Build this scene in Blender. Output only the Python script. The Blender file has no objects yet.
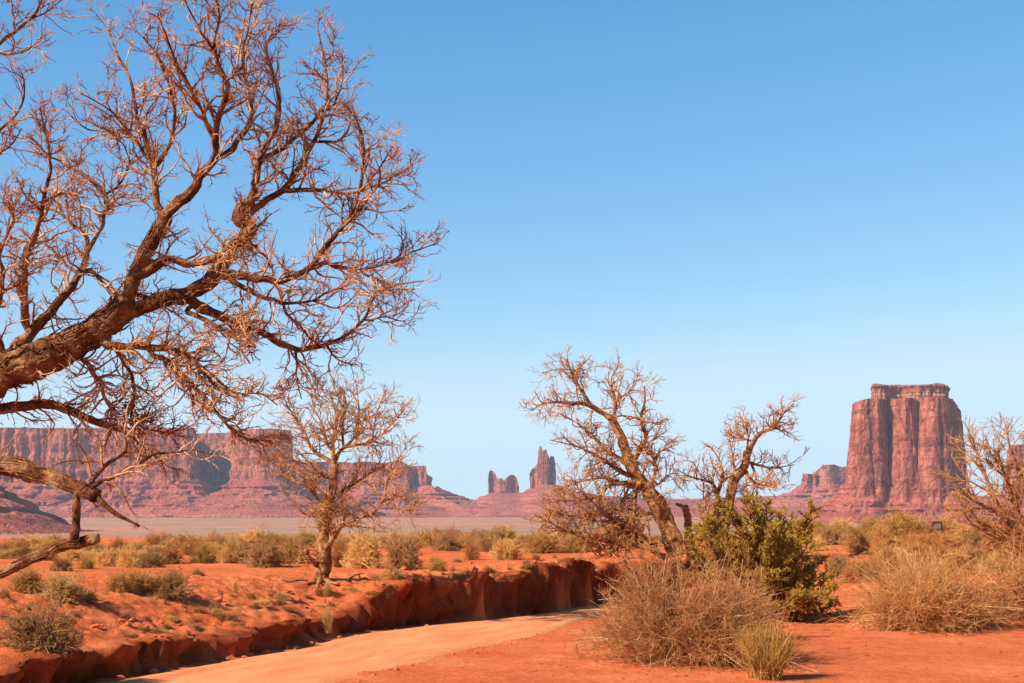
import bpy, math, random
import numpy as np
from mathutils import Vector

# ------------------------------------------------------------------ camera
scene = bpy.context.scene
col = scene.collection
F, CX, HY = 1422.2, 512.0, 515.0           # focal length in pixels, centre column, eye level row
cam_d = bpy.data.cameras.new('camera'); cam = bpy.data.objects.new('camera', cam_d); col.objects.link(cam)
cam.location = (0, 0, 0); cam.rotation_euler = (math.radians(90), 0, 0)
cam_d.sensor_width = 36.0; cam_d.lens = 50.0
cam_d.shift_y = (HY - 341.5) / 1024.0
cam_d.clip_start = 0.1; cam_d.clip_end = 40000
scene.camera = cam
# ------------------------------------------------------------------ world, sun, exposure
AZ, EL = math.radians(30), math.radians(37)
SUN = Vector((-math.cos(AZ)*math.cos(EL), -math.sin(AZ)*math.cos(EL), math.sin(EL)))
w = bpy.data.worlds.new('World'); scene.world = w; w.use_nodes = True
nt = w.node_tree
bg = nt.nodes['Background']
sky = nt.nodes.new('ShaderNodeTexSky'); sky.sky_type = 'NISHITA'; sky.sun_disc = False
sky.sun_elevation = EL; sky.sun_rotation = math.atan2(SUN.x, SUN.y)
sky.altitude = 1600; sky.air_density = 1.0; sky.dust_density = 0.0; sky.ozone_density = 1.6
sep = nt.nodes.new('ShaderNodeSeparateColor'); cmb = nt.nodes.new('ShaderNodeCombineColor')
nt.links.new(sky.outputs[0], sep.inputs[0]); nt.links.new(cmb.outputs[0], bg.inputs[0])
for ch, (kk_, pw) in enumerate(((0.468, 1.47), (1.122, 0.86), (1.96, 0.60))):      # colour grade of the desert sky
    p_ = nt.nodes.new('ShaderNodeMath'); p_.operation = 'POWER'; p_.inputs[1].default_value = pw
    q_ = nt.nodes.new('ShaderNodeMath'); q_.operation = 'MULTIPLY'; q_.inputs[1].default_value = kk_
    m_ = nt.nodes.new('ShaderNodeMath'); m_.operation = 'SMOOTH_MIN'; m_.inputs[1].default_value = (3.7, 5.1, 5.9)[ch]; m_.inputs[2].default_value = 1.2
    nt.links.new(sep.outputs[ch], p_.inputs[0]); nt.links.new(p_.outputs[0], q_.inputs[0]); nt.links.new(q_.outputs[0], m_.inputs[0]); nt.links.new(m_.outputs[0], cmb.inputs[ch]); bg.inputs[1].default_value = 0.10
sl = bpy.data.lights.new('sun', 'SUN'); sl.energy = 5.0; sl.angle = math.radians(0.5); sl.color = (1.0, 0.93, 0.84)
so = bpy.data.objects.new('sun', sl); col.objects.link(so)
so.rotation_euler = SUN.to_track_quat('Z', 'Y').to_euler(); so.location = (0, 0, 30)
scene.view_settings.view_transform = 'Standard'; scene.view_settings.look = 'None'
scene.view_settings.exposure = 0.78; scene.view_settings.gamma = 1.0
scene.view_settings.use_curve_mapping = False

rng = np.random.default_rng(7)
random.seed(7)

# ------------------------------------------------------------------ helpers
def hsh(ix, iy, iz, seed):
    h = (ix.astype(np.int64)*374761393 + iy.astype(np.int64)*668265263 + iz.astype(np.int64)*1274126177 + seed*974634777) & 0xffffffff
    h = ((h ^ (h >> 13)) * 1274126177) & 0xffffffff
    h = h ^ (h >> 16)
    return (h & 0xffffff) / float(0xffffff)

def vn(x, y, z=None, seed=0):                # value noise, -1..1
    x = np.asarray(x, float); y = np.asarray(y, float)
    if z is None: z = np.zeros_like(x)
    z = np.asarray(z, float) + 0*x
    xi, yi, zi = np.floor(x), np.floor(y), np.floor(z)
    fx, fy, fz = x-xi, y-yi, z-zi
    fx = fx*fx*(3-2*fx); fy = fy*fy*(3-2*fy); fz = fz*fz*(3-2*fz)
    r = 0
    for dx in (0, 1):
        for dy in (0, 1):
            for dz in (0, 1):
                wgt = (fx if dx else 1-fx)*(fy if dy else 1-fy)*(fz if dz else 1-fz)
                r = r + wgt*hsh(xi+dx, yi+dy, zi+dz, seed)
    return r*2-1

def fbm(x, y, z=None, seed=0, o=4):
    a, r, k = 1.0, 0, 1.0
    for i in range(o):
        r = r + a*vn(np.asarray(x)*k+17.3*i, np.asarray(y)*k-9.1*i, None if z is None else np.asarray(z)*k, seed+i)
        a *= 0.5; k *= 2.03
    return r/1.6

def sst(a, b, x):
    t = np.clip((np.asarray(x, float)-a)/(b-a), 0, 1); return t*t*(3-2*t)

def link(o, parent=None):
    col.objects.link(o)
    if parent is not None: o.parent = parent
    return o

def mesh_data(name, V, Fc, mat, smooth=True):
    """V (n,3); Fc: list of (m,k) index arrays"""
    me = bpy.data.meshes.new(name)
    V = np.ascontiguousarray(V, dtype=np.float32)
    me.vertices.add(len(V)); me.vertices.foreach_set('co', V.ravel())
    idx = np.concatenate([f.ravel() for f in Fc]).astype(np.int32)
    tot = np.concatenate([np.full(len(f), f.shape[1]) for f in Fc]).astype(np.int32)
    st = np.concatenate([[0], np.cumsum(tot)[:-1]]).astype(np.int32)
    me.loops.add(len(idx)); me.loops.foreach_set('vertex_index', idx)
    me.polygons.add(len(tot)); me.polygons.foreach_set('loop_start', st); me.polygons.foreach_set('loop_total', tot)
    me.update(calc_edges=True)
    me.polygons.foreach_set('use_smooth', np.full(len(tot), smooth))
    me.materials.append(mat)
    me.update()
    return me

def obj(name, V, Fc, mat, parent=None, smooth=True):
    return link(bpy.data.objects.new(name, mesh_data(name, V, Fc, mat, smooth)), parent)

def tag(o, label=None, cat=None, group=None, kind=None):
    if label: o['label'] = label
    if cat: o['category'] = cat
    if group: o['group'] = group
    if kind: o['kind'] = kind
    return o

def empty(name, loc, label, cat, group=None):
    o = bpy.data.objects.new(name, None); o.location = loc; o.empty_display_size = 0.2
    col.objects.link(o); tag(o, label, cat, group)
    return o

def nrm(a): return a/np.maximum(np.linalg.norm(a, axis=-1, keepdims=True), 1e-9)

def tubes(P, R, k=4, ridge=0.0, off=0, caps=False):
    """P (T,N,3), R (T,N) -> verts, quads"""
    T, N, _ = P.shape
    tg = np.empty_like(P)
    tg[:, 1:-1] = P[:, 2:]-P[:, :-2]; tg[:, 0] = P[:, 1]-P[:, 0]; tg[:, -1] = P[:, -1]-P[:, -2]
    tg = nrm(tg)
    d = nrm(P[:, -1]-P[:, 0])
    ref = nrm(np.cross(d, rng.normal(size=(T, 3))))[:, None, :]
    a = nrm(np.cross(tg, np.repeat(ref, N, 1))); b = np.cross(tg, a)
    ang = np.arange(k)*2*math.pi/k
    rr = np.repeat(R[:, :, None], k, 2)
    if ridge > 0:
        u = np.arange(N)[None, :, None]
        ph = rng.uniform(0, 100, (T, 1, 1))
        tw = ang[None, None, :] + u*0.05
        n = vn(np.cos(tw)*2.2+ph, np.sin(tw)*2.2+ph, u*0.12+0*tw, 5) + 0.6*vn(np.cos(tw)*5+ph, np.sin(tw)*5, u*0.35+0*tw, 6) \
            + 0.55*vn(u*0.35+ph+0*tw, ph+0*tw, None, 8) - 0.9*np.abs(vn(np.cos(tw)*4+ph, np.sin(tw)*4+ph, u*0.05+0*tw, 9)) + 0.35
        rr = rr*(1+ridge*n)
    V = P[:, :, None, :] + rr[..., None]*(np.cos(ang)[None, None, :, None]*a[:, :, None, :] + np.sin(ang)[None, None, :, None]*b[:, :, None, :])
    V = V.reshape(-1, 3)
    t = np.arange(T)[:, None, None]*N*k; i = np.arange(N-1)[None, :, None]*k; j = np.arange(k)[None, None, :]; j2 = (j+1) % k
    q = np.stack([t+i+j, t+i+j2, t+i+k+j2, t+i+k+j], -1).reshape(-1, 4)+off
    fs = [q]
    if caps:
        base = np.arange(T)[:, None]*N*k
        fs.append(base+np.arange(k)[None, ::-1]+off)
        fs.append(base+(N-1)*k+np.arange(k)[None, :]+off)
    return V, fs

class MB:
    def __init__(s): s.V = []; s.F = []; s.n = 0
    def add(s, V, Fs):
        s.V.append(V); s.F += [f+s.n for f in Fs]; s.n += len(V)
    def tubes(s, P, R, k=4, ridge=0, caps=False):
        V, f = tubes(P, R, k, ridge, 0, caps); s.add(V, f)
    def data(s, name, mat, smooth=True, origin=(0, 0, 0)):
        return mesh_data(name, np.concatenate(s.V)-np.array(origin), s.F, mat, smooth)
    def build(s, name, mat, parent=None, smooth=True, origin=(0, 0, 0)):
        return link(bpy.data.objects.new(name, s.data(name, mat, smooth, origin)), parent)

def spawn(P, R, total, tr, L, ang, up, wig, r0, r1, N=5, bias=None, drop=0.0, endw=0.0):
    """grow `total` children off parents. L=(lo,hi), ang=(lo,hi) rad, r0/r1 absolute radii"""
    T, M, _ = P.shape
    ln = np.linalg.norm(np.diff(P, axis=1), axis=-1).sum(1)
    p = rng.choice(T, total, p=ln/ln.sum())
    t = rng.uniform(tr[0], tr[1], total)
    if endw > 0: t = tr[0]+(t-tr[0])**(1-endw)*(tr[1]-tr[0])**endw
    x = t*(M-1); i = np.minimum(x.astype(int), M-2); f = (x-i)[:, None]
    pos = P[p, i]*(1-f)+P[p, i+1]*f
    rp = R[p, i]*(1-f[:, 0])+R[p, i+1]*f[:, 0]
    tg = nrm(P[p, i+1]-P[p, i])
    per = nrm(np.cross(tg, rng.normal(size=(total, 3))))
    if bias is not None: per = nrm(per+np.array(bias))
    an = rng.uniform(ang[0], ang[1], total)[:, None]
    d = nrm(np.cos(an)*tg+np.sin(an)*per)
    Ls = rng.uniform(L[0], L[1], total)*(1.15-0.5*t)
    out = np.empty((total, N, 3)); out[:, 0] = pos
    st = (Ls/(N-1))[:, None]
    for k in range(1, N):
        d = nrm(d+rng.normal(size=(total, 3))*wig+np.array([0, 0, up-drop*k/N]))
        out[:, k] = out[:, k-1]+d*st
    s = np.linspace(0, 1, N)[None, :]
    a = np.minimum(r0, np.maximum(rp*0.8, r1))[:, None]
    Rr = a*(1-s)+r1*s
    return out, Rr

def catmull(pts, n):
    pts = np.array(pts, float)
    if len(pts) == 2: return pts[0]+(pts[1]-pts[0])*np.linspace(0, 1, n)[:, None]
    q = np.vstack([2*pts[0]-pts[1], pts, 2*pts[-1]-pts[-2]])
    seg = np.linalg.norm(np.diff(pts[:, :2], axis=0), axis=1); cum = np.concatenate([[0], np.cumsum(seg)])
    u = np.linspace(0, cum[-1], n); out = []
    for v in u:
        i = min(np.searchsorted(cum, v, side='right')-1, len(seg)-1); t = (v-cum[i])/max(seg[i], 1e-9)
        p0, p1, p2, p3 = q[i], q[i+1], q[i+2], q[i+3]
        out.append(0.5*((2*p1)+(-p0+p2)*t+(2*p0-5*p1+4*p2-p3)*t*t+(-p0+3*p1-3*p2+p3)*t**3))
    return np.array(out)

def at(px, py, D): return np.array([(px-CX)/F*D, D, (HY-py)/F*D])

# ------------------------------------------------------------------ materials
def newmat(name):
    m = bpy.data.materials.new(name); m.use_nodes = True
    b = m.node_tree.nodes['Principled BSDF']; b.inputs['Roughness'].default_value = 0.9
    b.inputs['Specular IOR Level'].default_value = 0.15
    return m, m.node_tree, b

def ramp(n, fac, stops):
    r = n.nodes.new('ShaderNodeValToRGB'); el = r.color_ramp.elements
    while len(el) < len(stops): el.new(0.5)
    for e, (p, c) in zip(el, stops): e.position = p; e.color = (*c, 1)
    n.links.new(fac, r.inputs[0]); return r.outputs[0]

def noise(n, vec, scale, detail=4, rough=0.55, dim='3D'):
    x = n.nodes.new('ShaderNodeTexNoise'); x.inputs['Scale'].default_value = scale
    x.inputs['Detail'].default_value = detail; x.inputs['Roughness'].default_value = rough
    if vec is not None: n.links.new(vec, x.inputs['Vector'])
    return x.outputs[0]

def mapping(n, vec, scale):
    x = n.nodes.new('ShaderNodeMapping'); x.inputs['Scale'].default_value = scale
    n.links.new(vec, x.inputs['Vector']); return x.outputs[0]

def mix(n, a, b, fac, mode='MIX'):
    x = n.nodes.new('ShaderNodeMix'); x.data_type = 'RGBA'; x.blend_type = mode
    for s, v in ((x.inputs[6], a), (x.inputs[7], b), (x.inputs[0], fac)):
        if hasattr(v, 'links') or hasattr(v, 'is_output'): n.links.new(v, s)
        elif isinstance(v, (int, float)): s.default_value = v
        else: s.default_value = (*v, 1)
    return x.outputs[2]

def bump(n, b, h, dist, strength=1.0):
    x = n.nodes.new('ShaderNodeBump'); x.inputs['Distance'].default_value = dist; x.inputs['Strength'].default_value = strength
    n.links.new(h, x.inputs['Height']); n.links.new(x.outputs[0], b.inputs['Normal'])

def wood_mat(name, stops, sc=1.0, bumpd=0.01):
    m, n, b = newmat(name)
    tc = n.nodes.new('ShaderNodeTexCoord')
    n1 = noise(n, tc.outputs['Object'], 6*sc, 5, 0.6)
    c = ramp(n, n1, stops)
    n2 = noise(n, tc.outputs['Object'], 45*sc, 4, 0.6)
    c2 = mix(n, c, ramp(n, n2, [(0.35, (0.35, 0.3, 0.28)), (0.6, (1, 1, 1))]), 0.55, 'MULTIPLY')
    n.links.new(c2, b.inputs['Base Color'])
    bump(n, b, n2, bumpd)
    return m

def plain_mat(name, c1, c2, sc=3.0, rnd=0.25, trans=0.0):
    m, n, b = newmat(name)
    tc = n.nodes.new('ShaderNodeTexCoord'); oi = n.nodes.new('ShaderNodeObjectInfo')
    nz = noise(n, tc.outputs['Object'], sc, 4, 0.65)
    c = ramp(n, nz, [(0.35, c1), (0.65, c2)])
    hv = n.nodes.new('ShaderNodeHueSaturation'); n.links.new(c, hv.inputs['Color'])
    mr = n.nodes.new('ShaderNodeMapRange'); mr.inputs[3].default_value = 1-rnd; mr.inputs[4].default_value = 1+rnd
    n.links.new(oi.outputs['Random'], mr.inputs[0]); n.links.new(mr.outputs[0], hv.inputs['Value'])
    n.links.new(hv.outputs[0], b.inputs['Base Color'])
    if trans > 0:
        t = n.nodes.new('ShaderNodeBsdfTranslucent'); n.links.new(hv.outputs[0], t.inputs[0])
        ms = n.nodes.new('ShaderNodeMixShader'); ms.inputs[0].default_value = trans
        n.links.new(b.outputs[0], ms.inputs[1]); n.links.new(t.outputs[0], ms.inputs[2])
        n.links.new(ms.outputs[0], n.nodes['Material Output'].inputs[0])
    return m

M_bark = wood_mat('weathered_bark', [(0.32, (0.07, 0.018, 0.006)), (0.5, (0.28, 0.095, 0.032)), (0.7, (0.62, 0.32, 0.14))], 1.3, 0.03)
M_twig = wood_mat('dead_twigs', [(0.32, (0.20, 0.065, 0.028)), (0.50, (0.48, 0.20, 0.085)), (0.66, (0.80, 0.50, 0.27))], 1.0, 0.002)
M_paletwig = wood_mat('pale_dead_twigs', [(0.32, (0.30, 0.10, 0.03)), (0.52, (0.54, 0.23, 0.075)), (0.72, (0.74, 0.40, 0.16))], 1.0, 0.002)
M_snag = wood_mat('sun_bleached_wood', [(0.32, (0.14, 0.042, 0.012)), (0.5, (0.40, 0.16, 0.05)), (0.7, (0.66, 0.34, 0.13))], 1.3, 0.03)
M_green = plain_mat('juniper_leaves', (0.36, 0.20, 0.022), (0.70, 0.42, 0.06), 4, 0.1, 0.3)
M_dry = plain_mat('dry_brush_twigs', (0.34, 0.10, 0.028), (0.64, 0.28, 0.095), 5, 0.12, 0.15)
M_straw = plain_mat('straw_sagebrush', (0.64, 0.32, 0.08), (0.90, 0.54, 0.18), 4, 0.18, 0.2)
M_olive = plain_mat('olive_sagebrush', (0.46, 0.215, 0.045), (0.72, 0.375, 0.10), 4, 0.18, 0.2)
M_brown = plain_mat('brown_sagebrush', (0.38, 0.17, 0.055), (0.58, 0.30, 0.11), 4, 0.18, 0.15)
M_rust = plain_mat('rust_dry_brush', (0.44, 0.15, 0.04), (0.66, 0.30, 0.095), 4, 0.15, 0.15)

# red ground
def ground_mat():
    m, n, b = newmat('red_sand')
    tc = n.nodes.new('ShaderNodeTexCoord'); P = tc.outputs['Object']
    n1 = noise(n, P, 0.7, 7, 0.68); n2 = noise(n, P, 9, 6, 0.7); n3 = noise(n, P, 60, 3, 0.7)
    c = ramp(n, n1, [(0.3, (0.58, 0.115, 0.036)), (0.55, (0.70, 0.17, 0.058)), (0.72, (0.80, 0.25, 0.10))])
    c = mix(n, c, ramp(n, n2, [(0.3, (0.62, 0.55, 0.52)), (0.55, (1, 1, 1))]), 0.6, 'MULTIPLY')
    c = mix(n, c, ramp(n, n3, [(0.3, (0.75, 0.7, 0.7)), (0.6, (1, 1, 1))]), 0.5, 'MULTIPLY')
    # valley floor: sparse grey green scrub cover far out
    sp = n.nodes.new('ShaderNodeSeparateXYZ'); n.links.new(P, sp.inputs[0])
    mr = n.nodes.new('ShaderNodeMapRange'); mr.inputs[1].default_value = 70; mr.inputs[2].default_value = 200
    n.links.new(sp.outputs[1], mr.inputs[0])
    f1 = noise(n, mapping(n, P, (0.0022, 0.0035, 0)), 1, 7, 0.7)
    far = ramp(n, f1, [(0.34, (0.54, 0.18, 0.11)), (0.47, (0.46, 0.20, 0.125)), (0.55, (0.31, 0.195, 0.12)), (0.68, (0.52, 0.20, 0.12))])
    f2 = noise(n, mapping(n, P, (0.02, 0.02, 0)), 1, 5, 0.7)
    far = mix(n, far, ramp(n, f2, [(0.4, (0.6, 0.62, 0.6)), (0.6, (1, 1, 1))]), 0.6, 'MULTIPLY')
    c = mix(n, c, far, mr.outputs[0])
    at_ = n.nodes.new('ShaderNodeAttribute'); at_.attribute_name = 'loam_shade'
    loam_shade = ramp(n, n2, [(0.3, (0.08, 0.011, 0.004)), (0.7, (0.20, 0.032, 0.011))])  # bank face: slightly darker soil, deepened further to paint in its shade
    c = mix(n, c, loam_shade, at_.outputs['Fac'])
    n.links.new(c, b.inputs['Base Color'])
    ad = n.nodes.new('ShaderNodeMath'); ad.operation = 'ADD'; n.links.new(n2, ad.inputs[0])
    mu = n.nodes.new('ShaderNodeMath'); mu.operation = 'MULTIPLY'; mu.inputs[1].default_value = 0.3
    n.links.new(n3, mu.inputs[0]); n.links.new(mu.outputs[0], ad.inputs[1])
    bump(n, b, ad.outputs[0], 0.05)
    b.inputs['Roughness'].default_value = 1.0; b.inputs['Specular IOR Level'].default_value = 0.0
    return m
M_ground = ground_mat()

def road_mat():
    m, n, b = newmat('packed_sand_road')
    tc = n.nodes.new('ShaderNodeTexCoord'); P = tc.outputs['Object']; U = tc.outputs['UV']
    n1 = noise(n, mapping(n, U, (7, 0.6, 1)), 1, 5, 0.6); n2 = noise(n, P, 14, 5, 0.7)
    c = ramp(n, n1, [(0.3, (0.60, 0.175, 0.062)), (0.5, (0.70, 0.235, 0.09)), (0.72, (0.78, 0.295, 0.12))])
    c = mix(n, c, ramp(n, n2, [(0.3, (0.82, 0.76, 0.72)), (0.6, (1, 1, 1))]), 0.6, 'MULTIPLY')
    n.links.new(c, b.inputs['Base Color']); bump(n, b, n2, 0.012)
    b.inputs['Roughness'].default_value = 1.0; b.inputs['Specular IOR Level'].default_value = 0.0
    return m
M_road = road_mat()

def rock_mat(name, band, c_lo, c_mid, c_hi, streak, px):
    """sandstone: horizontal strata + vertical varnish streaks; px = metres per streak"""
    m, n, b = newmat(name)
    g = n.nodes.new('ShaderNodeNewGeometry'); P = g.outputs['Position']
    st = noise(n, mapping(n, P, (0.0015, 0.0015, band)), 1, 6, 0.65)
    c = ramp(n, st, [(0.3, c_lo), (0.5, c_mid), (0.7, c_hi)])
    if streak > 0:
        vs = noise(n, mapping(n, P, (1/px, 1/px, 0.12/px)), 1, 5, 0.65)
        c = mix(n, c, ramp(n, vs, [(0.36, (0.42, 0.32, 0.36)), (0.55, (1, 1, 1))]), streak, 'MULTIPLY')
    sp = noise(n, P, 0.9/px, 5, 0.7)
    c = mix(n, c, ramp(n, sp, [(0.35, (0.5, 0.4, 0.42)), (0.55, (1, 1, 1))]), 0.7, 'MULTIPLY')
    # joints: warped tall blocks split by dark cracks, and thin ledges
    wp = noise(n, P, 0.25/px, 3, 0.6)
    ad = n.nodes.new('ShaderNodeVectorMath'); ad.operation = 'MULTIPLY_ADD'; n.links.new(wp, ad.inputs[0]); ad.inputs[1].default_value = (px*2.5, px*2.5, px*5); n.links.new(P, ad.inputs[2])
    vo = n.nodes.new('ShaderNodeTexVoronoi'); vo.feature = 'DISTANCE_TO_EDGE'; vo.inputs['Scale'].default_value = 1.0
    n.links.new(mapping(n, ad.outputs[0], (0.75/px, 0.75/px, 0.22/px)), vo.inputs['Vector'])
    ck = ramp(n, vo.outputs['Distance'], [(0.0, (0.30, 0.22, 0.24)), (0.07, (1, 1, 1))])
    c = mix(n, c, ck, 0.75*max(streak, 0.35), 'MULTIPLY')
    ld = noise(n, mapping(n, P, (0.15/px, 0.15/px, 2.2/px)), 1, 3, 0.6)
    c = mix(n, c, ramp(n, ld, [(0.36, (0.55, 0.46, 0.48)), (0.46, (1, 1, 1))]), 0.5, 'MULTIPLY')
    n.links.new(c, b.inputs['Base Color'])
    hm = n.nodes.new('ShaderNodeMath'); hm.operation = 'MULTIPLY_ADD'; n.links.new(vo.outputs['Distance'], hm.inputs[0]); hm.inputs[1].default_value = 0.8; n.links.new(sp, hm.inputs[2])
    bump(n, b, hm.outputs[0], px*0.9)
    b.inputs['Roughness'].default_value = 1.0; b.inputs['Specular IOR Level'].default_value = 0.0
    return m
M_cliff = rock_mat('red_sandstone_cliff', 0.022, (0.37, 0.095, 0.052), (0.50, 0.15, 0.08), (0.58, 0.21, 0.12), 0.9, 14)
M_talus = rock_mat('red_talus_rubble', 0.05, (0.33, 0.08, 0.05), (0.45, 0.12, 0.07), (0.55, 0.185, 0.11), 0.25, 10)
M_cap = rock_mat('layered_caprock', 0.16, (0.28, 0.09, 0.052), (0.44, 0.165, 0.09), (0.56, 0.25, 0.15), 0.2, 8)

# ------------------------------------------------------------------ terrain
ZR = -2.0                                    # level of the road below the eye
bank_px = [(-160, 760), (-40, 718), (40, 697), (94, 683), (187, 665), (249, 655), (300, 646), (346, 634), (413, 626), (479, 620), (546, 613), (579, 607), (615, 603), (662, 599.5), (720, 597)]
bank = np.array([[(x-CX)/F*(-ZR*F/(y-HY)), -ZR*F/(y-HY)] for x, y in bank_px])
bank = np.vstack([[bank[0]-(bank[1]-bank[0])*4], bank])
face_h = np.array([0.45, 0.45, 0.42, 0.38, 0.34, 0.31, 0.34, 0.33, 0.36, 0.72, 0.84, 0.86, 0.86, 0.84, 0.7, 0.45])
slope_w = np.array([2.4, 2.4, 2.2, 2.0, 1.9, 2.1, 2.3, 2.3, 2.2, 1.2, 0.9, 0.9, 0.9, 1.0, 1.3, 2.5])

def bank_coords(X, Y):
    """distance (positive beyond the bank), face height, slope width, arc length"""
    best = np.full(X.shape, 1e9); t = np.zeros_like(X); fh = np.zeros_like(X); sw = np.ones_like(X); s = np.zeros_like(X)
    acc = 0
    for i in range(len(bank)-1):
        a, b_ = bank[i], bank[i+1]; d = b_-a; L = np.hypot(*d); d = d/L
        u = (X-a[0])*d[0]+(Y-a[1])*d[1]
        uc = np.clip(u, 0 if i > 0 else -1e9, L if i < len(bank)-2 else 1e9)
        ex, ey = X-a[0]-uc*d[0], Y-a[1]-uc*d[1]
        dist = np.hypot(ex, ey); sd = -(X-a[0])*d[1]+(Y-a[1])*d[0]
        k = dist < best
        f = np.clip(uc/L, 0, 1)
        best = np.where(k, dist, best); t = np.where(k, np.sign(sd)*dist, t)
        fh = np.where(k, face_h[i]*(1-f)+face_h[i+1]*f, fh); sw = np.where(k, slope_w[i]*(1-f)+slope_w[i+1]*f, sw)
        s = np.where(k, acc+uc, s); acc += L
    return t, fh, sw, s

def ground_z(X, Y, fine=True):
    X = np.asarray(X, float); Y = np.asarray(Y, float)
    t, fh, sw, s = bank_coords(X, Y)
    tt = t+0.12*vn(s*0.9+3.7, s*0, None, 3)+0.07*vn(s*3.1, s*0, None, 4)+(0.04*vn(X*9, Y*9, None, 5) if fine else 0)
    plat = -1.12+0.10*fbm(X*0.12, Y*0.12, None, 11, 3)
    # right hand side rises gently away from the road
    k = sst(24.5, 46, Y+0.55*(X-5))*sst(1.5, 6, X+0.0*Y)
    right = ZR+k*(plat-ZR)
    right = right+0.05*sst(0.2, 1.2, X-(-6.5+(Y-8)*0.36)-2.0)*(1-k)
    face = sst(0.0, 0.13+0.55*np.maximum(0, vn(s*0.55, s*0, None, 14)-0.1)*sst(0.5, 0.8, fh), tt)
    lip = ZR+fh*(1+0.25*vn(s*1.3, s*0, None, 9))
    up = lip+(plat-lip)*sst(0, 1, (tt-0.1)/sw)**0.8
    nearend = 1-sst(33.5, 38, Y)
    left = right+(up-right)*face
    z = np.where(tt > 0, left, right)
    flat = right+(plat-right)*sst(-3, 3, t)
    z = z*nearend+flat*(1-nearend)
    # hummocks right of the picture
    z = z+0.75*np.exp(-(((X-21)/11)**2+((Y-62)/14)**2))+0.25*np.exp(-(((X-9)/3)**2+((Y-32)/3.5)**2))
    z = z-1.12*0
    # plateau edge falls to the valley floor
    far = -28+20*sst(800, 3500, Y)+0*X
    R = np.hypot(X, Y)
    kf = sst(58, 560, R)
    z = z*(1-kf)+(far+3*fbm(X*0.002, Y*0.002, None, 21, 3))*kf
    near = sst(300, 90, R)
    if fine:
        slope_zone = sst(-0.1, 0.25, t)*(1-sst(1.5, 3.0, t/np.maximum(sw, .1)))
        z = z+near*(0.018*fbm(X*1.6, Y*1.6, None, 31, 4)+0.010*fbm(X*7, Y*7, None, 32, 2)+slope_zone*(0.05*fbm(X*2.0, Y*2.0, None, 33, 3)+0.045*fbm(X*8, Y*8, None, 34, 3)+0.04*(1-np.abs(vn(X*5, Y*5, None, 35)))**3-0.02))
    else:
        z = z+near*0.018*fbm(X*1.6, Y*1.6, None, 31, 2)
    return z

def hit(px, py, d0=6, d1=110):
    D = np.arange(d0, d1, 0.05); X = (px-CX)/F*D
    g = ground_z(X, D, False); ray = (HY-py)/F*D
    k = np.nonzero(ray <= g)[0]
    i = k[0] if len(k) else len(D)-1
    return float(X[i]), float(D[i]), float(g[i])

def axis(dense0, dense1, d, lo, hi, r):
    a = list(np.arange(dense0, dense1, d)); s = d
    while a[-1] < hi: s *= r; a.append(a[-1]+s)
    s = d
    while a[0] > lo: s *= r; a.insert(0, a[0]-s)
    return np.array(a)
xs = axis(-6.6, 5.2, 0.045, -11000, 11000, 1.06)
ys = axis(15.5, 35.0, 0.045, -400, 14000, 1.035)
GX, GY = np.meshgrid(xs, ys)
GZ = ground_z(GX, GY)
t_, fh_, sw_, s_ = bank_coords(GX, GY)
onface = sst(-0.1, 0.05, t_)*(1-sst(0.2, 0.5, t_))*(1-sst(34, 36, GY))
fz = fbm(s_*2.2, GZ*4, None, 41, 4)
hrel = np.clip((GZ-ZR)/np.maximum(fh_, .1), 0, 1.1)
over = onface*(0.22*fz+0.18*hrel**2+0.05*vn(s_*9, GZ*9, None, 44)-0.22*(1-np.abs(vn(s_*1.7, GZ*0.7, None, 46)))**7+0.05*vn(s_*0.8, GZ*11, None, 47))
GXd = GX+over*0.92; GYd = GY-over*0.38
V = np.stack([GXd, GYd, GZ], -1).reshape(-1, 3)
ny, nx = GX.shape
ii = (np.arange(ny-1)[:, None]*nx+np.arange(nx-1)[None, :])
Q = np.stack([ii, ii+1, ii+nx+1, ii+nx], -1).reshape(-1, 4)
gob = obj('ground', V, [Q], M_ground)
la = gob.data.attributes.new('loam_shade', 'FLOAT', 'POINT')
lm = (onface*(0.75+0.25*fbm(s_*1.1, GZ*3, None, 45, 3))).ravel(); la.data.foreach_set('value', np.clip(lm, 0, 1).astype(np.float32))  # mask over the bank face for the darker soil and painted shade
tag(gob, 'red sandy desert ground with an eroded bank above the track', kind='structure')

# the sand road: a strip laid just above the ground
cl = []
edgeR_px = [(-420, 1500), (-30, 800), (200, 722), (345, 683), (440, 660), (520, 641), (560, 630), (585, 621), (600, 615), (640, 610.5), (700, 607)]
eR = catmull([[(x-CX)/F*(-ZR*F/(y-HY)), -ZR*F/(y-HY)] for x, y in edgeR_px], 260)
eL = catmull([[-9.2, 6.0]]+[[p[0]+0.02, p[1]] for p in bank[1:]], 260)
nW = 34
u = np.linspace(0, 1, nW)[None, :, None]
rx = (eL[:, None, :]*(1-u)+eR[:, None, :]*u)
RX, RY = rx[..., 0], rx[..., 1]
RZ = ZR+0.052+0.012*vn(RX*0.9, RY*0.9, None, 51)-0.11*np.abs(2*u[..., 0]-1)**5+0*RX
RZ = RZ-0.020*(np.exp(-((u[..., 0]-0.3)/0.05)**2)+np.exp(-((u[..., 0]-0.70)/0.05)**2))
V = np.stack([RX, RY, RZ], -1).reshape(-1, 3)
ii = (np.arange(259)[:, None]*nW+np.arange(nW-1)[None, :])
Q = np.stack([ii, ii+1, ii+nW+1, ii+nW], -1).reshape(-1, 4)
road = obj('road', V, [Q], M_road)
uv = road.data.uv_layers.new(name='UVMap')
vv = np.repeat(np.linspace(0, 30, 260)[:, None], nW, 1); uu = np.repeat(np.linspace(0, 1, nW)[None, :], 260, 0)
UV = np.stack([uu, vv], -1).reshape(-1, 2)
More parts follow.
